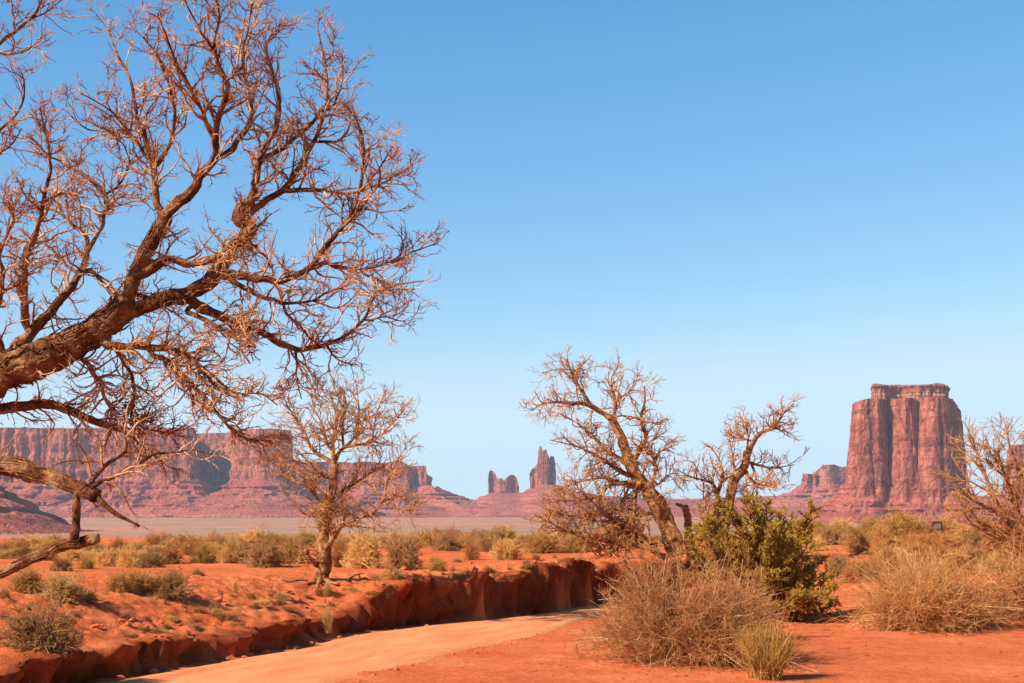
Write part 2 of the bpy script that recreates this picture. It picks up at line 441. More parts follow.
li = np.zeros(len(road.data.loops), dtype=np.int32); road.data.loops.foreach_get('vertex_index', li)
uv.data.foreach_set('uv', UV[li].astype(np.float32).ravel())
tag(road, 'pale orange packed sand road curving past the cut bank', kind='structure')

# ------------------------------------------------------------------ mesas and buttes
def chaikin(P, n=1):
    for _ in range(n):
        Q_ = np.roll(P, -1, 0); P = np.stack([0.75*P+0.25*Q_, 0.25*P+0.75*Q_], 1).reshape(-1, 2)
    return P

def resample_closed(P, ds):
    C_ = np.vstack([P, P[:1]]); seg = np.linalg.norm(np.diff(C_, axis=0), axis=1); cum = np.concatenate([[0], np.cumsum(seg)])
    n = int(cum[-1]/ds); u = np.linspace(0, cum[-1], n, endpoint=False)
    return np.stack([np.interp(u, cum, C_[:, 0]), np.interp(u, cum, C_[:, 1])], 1)

def outn(P, k):
    T = np.roll(P, -k, 0)-np.roll(P, k, 0)
    n = np.stack([T[:, 1], -T[:, 0]], 1); n = n/np.maximum(np.linalg.norm(n, axis=1, keepdims=True), 1e-6)
    return n

def smoothc(A, k):
    r = 0*A
    for j in range(-k, k+1): r = r+np.roll(A, j, 0)
    return r/(2*k+1)

def pxo(lst): return np.array([[(x-CX)/F*d, d] for x, d in lst])

def rock_wall(P, z0, z1, taper, A, ds, seed, nlev, ledge=1.0, topn=0.0, small=1.0, fs=45.0, z0f=None):
    """cliff ring mesh from top z0 down to z1; returns V, faces, bottom offsets"""
    n = outn(P, 2)
    X, Y = P[:, 0], P[:, 1]
    rd = 1-np.abs(vn(X/fs, Y/fs, None, seed)); fl = -A*(rd**3)
    fl = fl-0.45*A*(1-np.abs(vn(X/(fs*0.35), Y/(fs*0.35), None, seed+1)))**2
    fl = fl*(0.75+0.7*vn(X/(fs*4.2), Y/(fs*4.2), None, seed+12))
    fl = fl+0.5*A*vn(X/(fs*3), Y/(fs*3), None, seed+2)
    top = z0+topn*vn(X/(fs*1.2), Y/(fs*1.2), None, seed+3)+0.4*topn*vn(X/(fs*0.3), Y/(fs*0.3), None, seed+4)
    if z0f is not None: top = top+z0f(X, Y)
    rows = []
    for i in range(nlev):
        u_ = i/(nlev-1); z = top+(z1-top)*u_
        zz = z/(0.14*fs)
        o = taper*u_+fl*(0.55+0.45*min(1, u_*3)+0.25*vn(X/fs, Y/fs, z/fs, seed+5))
        o = o+small*(0.14*A*vn(X/(fs*.15), Y/(fs*.15), z/(fs*.5), seed+6)-0.35*A*np.maximum(0, vn(X/(fs*.8), Y/(fs*.8), z/(fs*1.1), seed+9)-0.15)+0.06*A*vn(X/(fs*.08), Y/(fs*.08), z/(fs*.15), seed+10)+ledge*0.10*A*vn(zz, zz*0, None, seed+7)+0.12*A*vn(X/(fs*.35), Y/(fs*.35), z/(fs*.2), seed+8))
        rows.append(np.stack([X+n[:, 0]*o, Y+n[:, 1]*o, z], 1))
    V = np.stack(rows)
    return V

def ring_faces(nl, n, cap=True):
    i = np.arange(nl-1)[:, None]*n; j = np.arange(n)[None, :]; j2 = (j+1) % n
    q = np.stack([i+j, i+n+j, i+n+j2, i+j2], -1).reshape(-1, 4)
    return [q, np.arange(n)[None, :]] if cap else [q]

def talus(P, zc, zb, W, seed, nlev=26, var=0.3, fs=90.0, zcn=12.0, smooth=12, wf=None, inset=6):
    n = smoothc(outn(P, 3), smooth); n = n/np.maximum(np.linalg.norm(n, axis=1, keepdims=True), 0.3)
    X, Y = P[:, 0], P[:, 1]
    zc_ = zc+zcn*vn(X/70, Y/70, None, seed)+0.5*zcn*vn(X/22, Y/22, None, seed+1)
    Wl = W*(1+var*vn(X/260, Y/260, None, seed+2))
    if wf is not None: Wl = Wl*wf(X, Y)
    rows = []
    for i in range(nlev):
        v = i/(nlev-1)
        o = -inset+(Wl+inset)*(0.5*v+0.5*v**2.0)
        z = zc_+(zb-zc_)*v
        gx, gy = X+n[:, 0]*W*0.5, Y+n[:, 1]*W*0.5
        g = (1-np.abs(vn(gx/fs, gy/fs, None, seed+3)))**2*math.sin(math.pi*min(1, v*1.1))
        o = o-0.12*W*g+W*math.sin(math.pi*min(1, v*1.05))*(0.07*vn(X/38, Y/38, z/30, seed+4)+0.045*vn(X/14, Y/14, z/9, seed+7)+0.03*vn(X/6, Y/6, z/5, seed+8))
        o = o+0.06*W*math.sin(math.pi*v)*vn(z/(0.06*abs(zc-zb)), z*0+2*vn(X/90, Y/90, None, seed+6), None, seed+5)
        rows.append(np.stack([X+n[:, 0]*o, Y+n[:, 1]*o, z], 1))
    return np.stack(rows)

def add_ring(name, rows, mat, parent, cap=True):
    nl, n, _ = rows.shape
    if cap == 'strip':                           # ridge-like top: join the front edge to the back edge, column by column
        h_ = n//2; i = np.arange(h_-1); st = np.stack([i, i+1, n-2-i, n-1-i], 1)
        fs = ring_faces(nl, n, False)+[st]
        return obj(name, rows.reshape(-1, 3)-np.array(parent.location), fs, mat, parent, smooth=False)
    loc = np.array(parent.location) if parent is not None else np.zeros(3)
    o = obj(name, rows.reshape(-1, 3)-loc, ring_faces(nl, n, cap), mat, parent, smooth=False)
    return o

def zpx(y, D): return (HY-y)/F*D

# big left mesa: long wall, a recessed bay with its own shade, then the right end
D = 4000
t0 = empty('mesa', ((150-CX)/F*D, D+300, -20), 'long flat-topped red mesa filling the left horizon behind the leaning branches', 'mesa')
P = pxo([(-700, 4300), (-500, 4150), (-330, 4050), (-200, 4030), (-90, 3990), (0, 4000), (60, 3985), (110, 3995), (150, 3975), (186, 3960), (193, 3975), (195, 4100), (197, 4230),
         (224, 4220), (234, 4060), (240, 4010), (258, 3990), (275, 3995), (286, 4030), (292, 4110), (286, 4300), (240, 4650), (0, 5000), (-400, 5100), (-700, 4900)])
P = resample_closed(P, 5.0)
topz = zpx(428.5, D); cz = zpx(480, D)
add_ring('cliff', rock_wall(P, topz, cz-50, 24, 26, 5, 100, 34, topn=4, fs=60), M_cliff, t0)
add_ring('talus_slope', talus(P, cz, -24, 300, 120, 60, fs=130, zcn=22, smooth=14, inset=-18), M_talus, t0, cap=False)
P2 = resample_closed(P, 5.0); n2 = outn(P2, 4)
# second mesa behind, ends in small towers
D = 4700
t1 = empty('mesa', ((350-CX)/F*D, D+300, -15), 'lower distant mesa behind the lone bare tree, breaking into towers at its right end', 'mesa')
P = pxo([(230, 4900), (270, 4750), (310, 4700), (340, 4720), (365, 4690), (385, 4700), (398, 4660), (408, 4650), (416, 4690), (420, 4665), (428, 4660), (432, 4690), (434, 4750), (430, 4900), (400, 5200), (250, 5300)])
P = resample_closed(P, 5.0)
def endfall(X, Y):
    q = X/Y*F+CX
    return -sst(398, 412, q)*zpx(HY-4, 4700)-sst(424, 436, q)*zpx(HY-12, 4700)
add_ring('cliff', rock_wall(P, zpx(462, D), zpx(506, D), 22, 24, 5, 140, 26, topn=4, fs=45, z0f=endfall), M_cliff, t1)
add_ring('talus_slope', talus(P, zpx(489, D), -20, 250, 160, 46, fs=120, zcn=16, smooth=14, inset=-16, wf=lambda X, Y: 1+1.6*sst(415, 432, X/Y*F+CX)), M_talus, t1, cap=False)

# the great butte on the right
D = 2500
t2 = empty('butte', ((905-CX)/F*D, D+90, -22), 'massive sheer-walled red butte with a flat layered cap standing right of centre', 'butte')
P = pxo([(854, 2640), (851, 2560), (852, 2512), (859, 2492), (866, 2486), (873, 2494), (879, 2492), (884, 2512), (887, 2542), (891, 2536), (895, 2512), (901, 2492), (907, 2484), (914, 2502), (918, 2516), (922, 2500),
         (927, 2484), (936, 2476), (944, 2478), (949, 2486), (953, 2530), (957, 2590), (961, 2660), (961, 2720), (930, 2770), (880, 2760)])
P = resample_closed(chaikin(P, 1), 2.2)
def cfall(X, Y):
    q = X/Y*F+CX
    return 4*sst(862, 885, q)-5*(1-sst(850, 858, q))-12*sst(954, 962, q)
add_ring('cliff', rock_wall(P, zpx(400.5, D), zpx(516, D), 20, 6.5, 2.2, 200, 46, topn=2.5, fs=26, ledge=0.6, z0f=cfall), M_cliff, t2)
Pc = pxo([(871, 2620), (871, 2545), (874, 2528), (886, 2530), (897, 2548), (908, 2532), (930, 2524), (944, 2526), (950, 2545), (951, 2640), (930, 2690), (885, 2690)])
Pc = resample_closed(chaikin(Pc, 1), 2.0)
add_ring('cap_rock', rock_wall(Pc, zpx(384.5, 2540), zpx(404, 2540), 3, 9, 2, 220, 22, topn=2.5, fs=18, ledge=3.2), M_cap, t2)
Pt = resample_closed(pxo([(845, 2620), (845, 2530), (855, 2490), (885, 2505), (915, 2490), (950, 2480), (962, 2520), (966, 2620), (950, 2720), (870, 2730)]), 3.0)
add_ring('talus_slope', talus(Pt, zpx(486, D), -30, 128, 230, 56, fs=55, zcn=15, smooth=16, inset=-8), M_talus, t2, cap=False)

# small mesa behind its left foot
D = 4600
t3 = empty('mesa', ((825-CX)/F*D, D+150, -15), 'small hazy mesa peeking out behind the left foot of the great butte', 'mesa')
P = resample_closed(pxo([(804, 4700), (803, 4620), (807, 4600), (812, 4620), (815, 4600), (818, 4640), (821, 4590), (830, 4560), (842, 4580), (870, 4600), (880, 4900), (810, 4900)]), 4.0)
def efall(X, Y):
    q = X/Y*F+CX
    return -(1-sst(816, 821, q))*zpx(HY-8, 4600)
add_ring('cliff', rock_wall(P, zpx(466, D), zpx(495, D), 10, 16, 4, 260, 20, topn=5, fs=32, z0f=efall), M_cliff, t3)
add_ring('talus_slope', talus(P, zpx(484, D), -20, 300, 280, 40, fs=90, zcn=8, smooth=14, inset=-8), M_talus, t3, cap=False)

# butte cut by the right edge of the frame
D = 3400
t4 = empty('butte', ((1030-CX)/F*D, D+80, -18), 'distant red butte at the right edge of the frame behind the bare shrub', 'butte')
P = resample_closed(chaikin(pxo([(1007, 3440), (1008, 3400), (1016, 3380), (1026, 3390), (1045, 3380), (1060, 3420), (1062, 3520), (1010, 3530)]), 1), 3.0)
add_ring('cliff', rock_wall(P, zpx(445, D), zpx(495, D), 14, 14, 3, 300, 24, topn=4, fs=30), M_cliff, t4)
add_ring('talus_slope', talus(P, zpx(486, D), -28, 190, 320, 34, fs=70, zcn=8, smooth=14, inset=-10), M_talus, t4, cap=False)

# butte just outside the frame on the left, its foot and shade reach into view
D = 1750
t5 = empty('butte', ((-130-CX)/F*D, D+90, -28), 'near butte whose red rubble foot and blue shade enter at the left edge', 'butte')
P = resample_closed(chaikin(pxo([(-230, 1900), (-230, 1760), (-180, 1730), (-120, 1745), (-60, 1725), (-26, 1750), (-20, 1830), (-50, 1930), (-180, 1960)]), 1), 2.6)
add_ring('cliff', rock_wall(P, 98, zpx(485, D), 12, 14, 2.6, 340, 30, topn=4, fs=30), M_cliff, t5)
add_ring('talus_slope', talus(P, zpx(466, D), -32, 150, 360, 56, fs=60, zcn=12, smooth=18, var=0.15, inset=-8), M_talus, t5, cap=False)

# spires: one wall of fused columns with its own ragged skyline
def spire(name, label, sky_, D, depth, zbase, seed):
    x0, x1 = sky_[0][0], sky_[-1][0]; cx = (x0+x1)/2; hw = (x1-x0)/2
    r = empty(name, ((cx-CX)/F*D, D, zbase), label, 'butte')
    a_ = np.linspace(0, 2*math.pi, 40, endpoint=False)
    ca, sa = np.cos(a_), np.sin(a_)
    Pp = np.stack([(cx+hw*np.sign(ca)*np.abs(ca)**.6-CX)/F*D, D+depth*np.sign(sa)*np.abs(sa)**.6+9*np.sin(a_*5)], 1)
    Pp = resample_closed(Pp, 1.3)
    xs_ = np.array([p[0] for p in sky_], float); ys_ = np.array([p[1] for p in sky_], float)
    def f(X, Y): return (HY-np.interp(X/Y*F+CX, xs_, ys_))/F*D
    add_ring('cliff', rock_wall(Pp, 0, zbase, 3, 8, 1.3, seed, 34, topn=3, fs=22, ledge=0.8, z0f=f), M_cliff, r, cap='strip')
spire('spire_butte', 'low twin-topped rock butte left of the tall pinnacle', [(488, 486), (489.5, 474), (491, 470.5), (493, 472), (495, 477), (498, 480), (501, 478), (504, 481), (507, 478), (510, 476), (514, 475.5), (516, 478), (517, 484), (518.5, 489)], 5000, 22, zpx(495, 5000), 400)
spire('pinnacle', 'tall narrow rock pinnacle rising left of the leaning dead tree', [(530, 480), (532, 470), (535, 467), (537, 464), (538, 450), (539.3, 446), (541, 446.5), (543, 451), (546, 449), (548, 453), (550, 459), (551, 455.5), (553.5, 456), (555, 470), (556, 482)], 5000, 26, zpx(489, 5000), 440)

# long rubble ridge below the spires (terrain)
crest = [(300, 505), (400, 500), (425, 493), (434, 493.5), (446, 497.5), (462, 501), (474, 499), (486, 492.5), (500, 491), (518, 492), (527, 489), (534, 484.5), (545, 483), (556, 483), (570, 488), (592, 493),
         (625, 496), (680, 497), (740, 496.5), (775, 494), (800, 489), (840, 488), (900, 490), (1000, 496), (1100, 498)]
cp = np.array(crest, float)
NXr, NYr = 620, 90
cxp = np.linspace(300, 1100, NXr); cyp = np.convolve(np.pad(np.interp(cxp, cp[:, 0], cp[:, 1]), 5, mode='edge'), np.ones(11)/11, mode='valid')
Dr = 5000.0
u_ = np.linspace(-0.35, 1, NYr)                   # <0: back slope
RXX = ((cxp-CX)/F*Dr)[None, :]+0*u_[:, None]
RYY = Dr-1500*u_[:, None]+0*RXX
Hc = ((HY-cyp)/F*Dr)[None, :]
prof = np.where(u_ >= 0, (1-np.clip(u_, 0, 1))**1.5, 1+u_*2.2)[:, None]
g = fbm(RXX/170, RYY/600, None, 500, 4); g2 = 1-np.abs(vn(RXX/70, RYY/300, None, 510))
hz = Hc+16
Zr = hz*prof-18
steps = 13.0
q = Zr/steps; fr = q-np.floor(q)
Zr = Zr*0.35+0.65*steps*(np.floor(q)+sst(0.62, 0.98, fr))
msk = sst(0.02, 0.2, u_)[:, None]
Zr = Zr+msk*(9*g-7*g2**2*sst(1.0, 0.6, u_)[:, None])+1.5*vn(RXX/30, RYY/30, None, 520)
Zr[-1] = -30
V = np.stack([RXX, RYY, Zr], -1).reshape(-1, 3)
ii = (np.arange(NYr-1)[:, None]*NXr+np.arange(NXr-1)[None, :])
Q = np.stack([ii, ii+NXr, ii+NXr+1, ii+1], -1).reshape(-1, 4)
tag(obj('hills', V, [Q], M_talus, smooth=False), 'long terraced red rubble ridge under the distant spires', kind='structure')

# ------------------------------------------------------------------ haze
def haze():
    x0, x1, y0, y1, z0, z1 = -10500, 10500, -380, 13500, -45, 420
    V = np.array([[x, y, z] for x in (x0, x1) for y in (y0, y1) for z in (z0, z1)], float)
    Fq = np.array([[0, 1, 3, 2], [4, 6, 7, 5], [0, 4, 5, 1], [2, 3, 7, 6], [0, 2, 6, 4], [1, 5, 7, 3]])
    m = bpy.data.materials.new('air_haze'); m.use_nodes = True; n = m.node_tree
    n.nodes.remove(n.nodes['Principled BSDF'])
    v = n.nodes.new('ShaderNodeVolumePrincipled'); v.inputs['Color'].default_value = (0.80, 0.87, 1.0, 1)
    v.inputs['Density'].default_value = 0.00004
    n.links.new(v.outputs[0], n.nodes['Material Output'].inputs['Volume'])
    tag(obj('haze', V, [Fq], m, smooth=False), 'thin pale blue desert haze', kind='stuff')
haze()

# ------------------------------------------------------------------ trees
def limb_path(pts, D, d0, d1, r0, r1, jit=0.5, step=5.0, tp=0.9):
    pts = [p[:2] for p in pts]
    L = sum(math.dist(pts[i], pts[i+1]) for i in range(len(pts)-1))
    n = max(6, int(L/step))
    c = catmull(pts, n); s = np.linspace(0, 1, n)
    d = D+d0+(d1-d0)*s**1.2+0.02*D*0.15*vn(s*6+rng.uniform(0, 99), s*0, None, 2)
    ph = rng.uniform(0, 99)
    wob = jit*min(1.0, 6/step)*(0.4+0.6*(1-s))
    px = c[:, 0]+wob*1.2*vn(s*L/11+ph, s*0, None, 1); py = c[:, 1]+wob*1.2*vn(s*L/11+ph, s*0+5, None, 1)
    P = np.stack([(px-CX)/F*d, d, (HY-py)/F*d], 1)
    r = (r0*(1-s)**tp+r1*(1-(1-s)**tp))*D/F
    return P, r

def dead_tree(label, D, base, limbs, mat, tmat, dens, Lr, tw=(1.1, 0.75, 0.5), up=0.08, step=5.0, k=10, ridge=0.22, cat='tree', lv=(1.0, 5.0, 2.6), wig=0.22, jit=0.9, tdrop=0.0, name='dead_tree', thin=1.0, bark=2.0, tl=((.5, 1.6), (.22, .7), (.10, .32))):
    """limbs: (kind, pts, r0, r1, d0, d1[, twigfactor]); Lr: twig length scale in px"""
    root = empty(name, tuple(base), label, cat)
    s = D/F
    Ps, Rs, W = [], [], []
    allp = []; strands = MB()
    for lb in limbs:
        kind, pts, r0, r1, d0, d1 = lb[:6]; tf = lb[6] if len(lb) > 6 else 1.0
        r0, r1 = r0*thin, r1*thin
        if D < 10 and 2.5 < r0 < 9.5: r0 *= 0.78
        if allp:                                  # spring from the limb it grows out of
            Q_ = np.concatenate(allp); dd = np.hypot(Q_[:, 0]-pts[0][0], Q_[:, 1]-pts[0][1])-0.6*Q_[:, 3]
            q_ = Q_[np.argmin(dd)]
            if dd.min() < 26*(8 if D < 10 else 4)/8:
                pts = [(q_[0], q_[1])]+[p for p in pts if math.dist(p[:2], q_[:2]) > 0.9*max(r0, 2)]
                if len(pts) < 2: pts = [(q_[0], q_[1])]+list(lb[1][-1:])
                d0 = q_[2]; r0 = min(r0, q_[3]*0.95)
        P, R = limb_path(pts, D, d0, d1, r0, r1, jit, step, 1.3 if kind == 'b' else 0.9)
        kk = k if r0 > 2.5 else 6
        allp.append(np.stack([P[:, 0]/P[:, 1]*F+CX, HY-P[:, 2]/P[:, 1]*F, P[:, 1]-D, R/s], 1))
        if r0 > 4: kk = k*2
        V, fs = tubes(P[None], R[None], kk, ridge if r0 > 2 else ridge*0.5, caps=True)
        if r0 > 2.2 and bark > 0:                 # loose strips of bark running along the limb
            nS = int(bark*len(P)*min(r0, 14)/14)+3
            m_ = 9; i0 = rng.integers(0, max(1, len(P)-m_-2), nS)
            span = rng.integers(4, max(5, min(16, len(P)-2)), nS)
            idx = np.clip(i0[:, None]+np.linspace(0, 1, m_)[None, :]*span[:, None], 0, len(P)-1.001)
            ia = idx.astype(int); fr_ = (idx-ia)[..., None]
            C_ = P[ia]*(1-fr_)+P[ia+1]*fr_; Rc = R[ia]
            tg_ = nrm(P[np.minimum(ia+1, len(P)-1)]-P[ia]); rf = nrm(rng.normal(size=(nS, 3)))[:, None, :]+0*tg_
            nn = nrm(rf-tg_*(rf*tg_).sum(-1, keepdims=True))
            lift = 0.97+0.28*np.linspace(0, 1, m_)[None, :]**3*rng.uniform(0, 1.6, (nS, 1))
            S_ = C_+nn*(Rc*lift)[..., None]+rng.normal(size=C_.shape)*Rc[..., None]*0.05
            strands.tubes(S_, Rc*rng.uniform(.04, .15, (nS, 1))*(1-0.75*np.linspace(-1, 1, m_)[None, :]**2), 4)
        obj('branch' if kind == 'b' else kind, V-np.array(base), fs, mat, root)
        if tf > 0:
            Lp = sum(math.dist(pts[i], pts[i+1]) for i in range(len(pts)-1))
            Ps.append((P, R, Lp*tf))
    if strands.n: tag(strands.build('bark_strips', mat, root, origin=base), kind='stuff')
    m = MB()
    c1P, c1R = [], []
    for P, R, Lp in Ps:
        n = max(2, int(Lp*dens))
        a, b_ = spawn(P[None], R[None], n, (0.12, 1.0), (Lr*tl[0][0]*s, Lr*tl[0][1]*s), (0.4, 1.1), up, wig, tw[0]*1.25*s, tw[1]*0.7*s, 9, drop=tdrop)
        c1P.append(a); c1R.append(b_)
    A, B = np.concatenate(c1P), np.concatenate(c1R)
    m.tubes(A, B, 5)
    A2, B2 = spawn(A, B, int(len(A)*lv[1]), (0.15, 1.0), (Lr*tl[1][0]*s, Lr*tl[1][1]*s), (0.3, 0.95), up*0.8, wig*1.1, tw[1]*s, tw[2]*0.85*s, 5, drop=tdrop)
    m.tubes(A2, B2, 4)
    A3, B3 = spawn(A2, B2, int(len(A2)*lv[2]), (0.2, 1.0), (Lr*tl[2][0]*s, Lr*tl[2][1]*s), (0.3, 0.9), up*0.6, wig, tw[2]*s, tw[2]*0.55*s, 4)
    m.tubes(A3, B3, 3)
    tag(m.build('twigs', tmat, root, origin=base), kind='stuff')
    return root

def Z(ox, oy, sc): return lambda *p: [(ox+a/sc, oy+b/sc) for a, b in p]
z1 = Z(0, 0, 2.996); z2 = Z(200, 0, 2.996); z3 = Z(0, 220, 2.996); z4 = Z(200, 220, 2.996); z7 = Z(0, 410, 3.596)

gz = float(ground_z(np.array([-4.4]), np.array([8.3]))[0])
hero = [
 ('trunk', [(-262, 862), (-258, 780), (-244, 690), (-215, 600), (-170, 520), (-110, 450), (-55, 400), (0, 371)], 46, 22, 0.3, 0.0, 0),
 ('b', [(0, 370), (43, 357), (83, 337), (110, 320), (133, 303)], 21, 14, 0, 0, .7),
 ('b', [(-170, 520), (-120, 490), (-70, 470), (0, 464), (33, 472), (64, 482), (86, 491), (97, 497)], 20, 7, 0, -0.5, .25),
 ('b', [(92, 494), (103, 502), (120, 516), (139, 526)], 5, 1.4, -0.5, -0.62, 0),
 ('b', z7((320, 285), (345, 265), (400, 240), (480, 200), (570, 160), (680, 150), (760, 160)), 4.2, 0.8, -0.5, -0.3, .6),
 ('b', z7((320, 270), (380, 200), (440, 160), (455, 110), (440, 40)), 4.5, 1.2, -0.5, -0.1, .8),
 ('b', z7((285, 295), (278, 340), (275, 390), (268, 460)), 3.6, 5.0, -0.5, -0.55, 0),
 ('b', [(-215, 640), (-150, 612), (-80, 598), (0, 573), (22, 563), (56, 549), (80, 543), (98, 538)], 11, 5, 0.1, -0.55, 0),
 ('b', [(-150, 500), (-100, 440), (-50, 412), (0, 408), (40, 404), (67, 410), (100, 423), (122, 429), (133, 434)], 12, 3.5, 0, 0.3, 1.0),
 ('b', [(110, 426), (133, 436), (150, 452), (163, 462)], 3, 1, 0.3, 0.5),
 # upper fork
 ('b', z3((400, 260), (400, 180), (430, 100), (490, 10))+z1((490, 645)), 10, 8, 0, 0.1, .6),
 ('b', z1((488, 652), (470, 600), (460, 540), (455, 480), (430, 410), (405, 330), (395, 250), (360, 180), (320, 90)), 5.6, 0.9, 0.1, 0.5),
 ('b', z1((490, 650), (560, 590), (600, 530), (640, 480), (645, 420), (655, 350), (680, 270), (650, 180), (640, 120), (655, 60), (650, -10)), 8, 0.9, 0.1, -0.3),
 ('b', z1((635, 485), (700, 440), (745, 370))+z2((150, 290), (130, 200), (140, 130), (165, 60), (182, -10)), 4.5, 0.9, 0, 0.3),
 ('b', z1((642, 430), (600, 330), (560, 250), (530, 190), (500, 110), (470, 40)), 3.5, 0.8, -0.1, -0.5),
 ('b', z1((470, 490), (510, 420), (522, 330), (510, 260), (480, 180), (430, 110)), 3.5, 0.8, 0.2, -0.2),
 ('b', z1((445, 475), (380, 395), (320, 400), (250, 380), (190, 325)), 3, 0.8, 0.2, 0.6),
 ('b', z1((380, 392), (340, 340), (280, 300), (238, 280)), 2.2, 0.7, 0.3, 0.1),
 ('b', z1((672, 250), (720, 200), (735, 120), (750, 40), (760, -20)), 2.6, 0.8, -0.2, 0.1),
 ('b', z1((650, 175), (600, 90), (560, 20), (545, -20)), 2.2, 0.8, -0.2, -0.4),
 # right fork
 ('b', z3((400, 270), (480, 240), (560, 225), (620, 190), (680, 110), (750, 30))+z2((115, 650), (150, 600)), 11, 7, 0, 0.1, .8),
 ('b', z2((130, 640), (160, 560), (190, 450), (220, 400), (240, 330), (220, 230), (200, 150), (222, 80)), 5.5, 0.8, 0.1, -0.2),
 ('b', z2((130, 650), (200, 600), (260, 560), (310, 470), (350, 400), (375, 330), (380, 250), (375, 180), (350, 85)), 6, 0.8, 0.1, 0.2),
 ('b', z2((165, 560), (180, 490), (250, 440), (310, 390), (350, 350), (365, 320)), 4.5, 2, 0.2, 0.5),
 ('b', z2((250, 572), (300, 570), (370, 570), (430, 580), (500, 565), (560, 545), (580, 520)), 4.5, 0.8, 0, -0.3),
 ('b', z2((355, 424), (400, 422), (430, 408), (450, 370), (440, 318)), 2.4, 1, 0.2, 0.3),
 ('b', z2((375, 180), (400, 150), (385, 110)), 1.5, 0.7, 0.2, 0.25),
 ('b', z2((380, 330), (410, 300), (425, 240), (425, 180)), 1.6, 0.7, 0.2, 0.4),
 # long sweep to the far right
 ('b', z4((60, 160), (140, 172), (240, 180), (330, 140), (370, 90), (430, 20))+z2((430, 680), (470, 600), (485, 520), (490, 420), (460, 350), (438, 315)), 6, 0.9, 0, -0.3),
 ('b', z2((425, 680), (470, 640), (530, 560), (542, 500), (575, 440)), 3, 0.8, -0.1, -0.5),
 ('b', z4((340, 130), (400, 135), (480, 150), (560, 130), (660, 85), (712, 70)), 3.2, 0.7, -0.1, 0.2),
 ('b', z4((480, 150), (530, 180), (600, 190), (672, 184)), 2, 0.7, 0, -0.2),
 ('b', z3((585, 250), (640, 280), (700, 312))+z4((160, 330), (210, 352), (270, 382), (350, 380), (430, 350), (490, 300), (530, 220), (582, 198)), 7.5, 0.9, 0.1, 0.4),
 ('b', z4((490, 300), (550, 288), (600, 300), (636, 288)), 2, 0.6, 0.3, 0.1),
 ('b', z4((382, 378), (405, 415), (440, 432), (475, 436)), 1.6, 0.6, 0.3, 0.2),
 ('b', z4((290, 385), (290, 460), (303, 535)), 2, 0.7, 0.3, 0.2),
 ('b', z4((60, 165), (150, 210), (240, 245), (330, 240), (400, 208), (430, 205)), 4.5, 0.8, 0.0, -0.4),
 ('b', z4((240, 250), (300, 320), (355, 375)), 2.6, 1.4, -0.2, 0.2),
 ('b', z4((335, 240), (420, 262), (482, 205)), 1.8, 0.6, -0.2, -0.5),
 ('b', z3((430, 165), (500, 120), (590, 130), (680, 92), (767, 75))+z4((100, 75), (172, 28)), 6.5, 1.2, 0, -0.5),
 # lower tangle
 ('b', z3((320, 370), (430, 380), (520, 390), (600, 440), (650, 500), (700, 520)), 7, 1.5, 0, -0.3, 2.0),
 ('b', z3((430, 385), (520, 440), (570, 490))+z4((0, 520), (60, 590), (130, 650), (212, 664)), 5.5, 0.8, 0, -0.1, 1.8),
 ('b', z3((350, 385), (400, 490), (390, 595)), 3.5, 1.2, 0, 0.3, 2.0),
 ('b', z3((560, 270), (620, 300), (700, 350), (767, 380))+z4((120, 380), (150, 430)), 4, 1, 0, -0.5),
 ('b', z3((250, 420), (300, 480), (330, 560), (420, 620), (520, 640)), 4, 1, 0, 0.3, 2.0),
 ('b', z4((0, 430), (50, 480), (90, 520), (180, 520), (230, 555)), 3, 0.8, 0, -0.3),
 # left limbs
 ('b', z3((50, 385), (120, 310), (180, 240), (240, 160), (262, 60), (210, 0))+z1((195, 570)), 9.5, 1.2, 0, 0.6),
 ('b', z3((255, 110), (290, 50), (310, 0))+z1((315, 590), (220, 510), (150, 470), (20, 440)), 4, 0.8, 0.4, 0.8),
 ('b', z1((315, 592), (370, 540), (382, 450), (330, 395)), 2.6, 0.8, 0.6, 0.3),
 ('b', z3((80, 310), (70, 160), (100, 50), (115, 10))+z1((130, 600), (150, 500), (130, 380), (120, 325)), 6, 0.8, 0, -0.5),
 ('b', z1((125, 610), (200, 580), (240, 605), (240, 680)), 2.6, 1, -0.3, -0.6),
 ('b', z3((280, 160), (330, 215), (430, 230), (500, 250)), 3.6, 2, 0.4, 0.1),
 ('b', z3((180, 125), (130, 70), (40, 70), (-40, 90)), 3.2, 0.9, 0.3, 0.6),
 ('b', z3((10, 400), (-20, 300), (10, 200), (0, 100), (40, 0), (30, -80)), 5, 1.0, 0, -0.4),
 ('b', z1((300, 640), (380, 610), (440, 600)), 2.2, 0.9, 0.4, 0.1),
 # pieces entering from the top left
 ('b', [(-110, 450), (-135, 380), (-130, 280), (-95, 170), (-50, 90), (-25, 58), (0, 43), (17, 30), (33, 17), (44, -6)], 17, 1.0, 0.1, 0.5, .35),
 ('b', [(-25, 58), (0, 53), (20, 53), (40, 41)], 2.2, 0.7, 0.4, 0.2),
 ('b', z1((40, 95), (40, 40), (30, -20)), 2.2, 0.8, 0.5, 0.7),
 ('b', z1((90, 60), (140, 35), (195, -5)), 1.6, 0.6, 0.5, 0.6),
 ('b', [(-118, 240), (-60, 170), (-20, 145), (0, 130), (17, 113), (25, 90), (22, 72)], 6, 0.8, 0.3, 0.1, .5),
 ('b', [(-40, 160), (-10, 158), (8, 148), (22, 128)], 2, 0.7, 0.2, 0.0, .6),
]
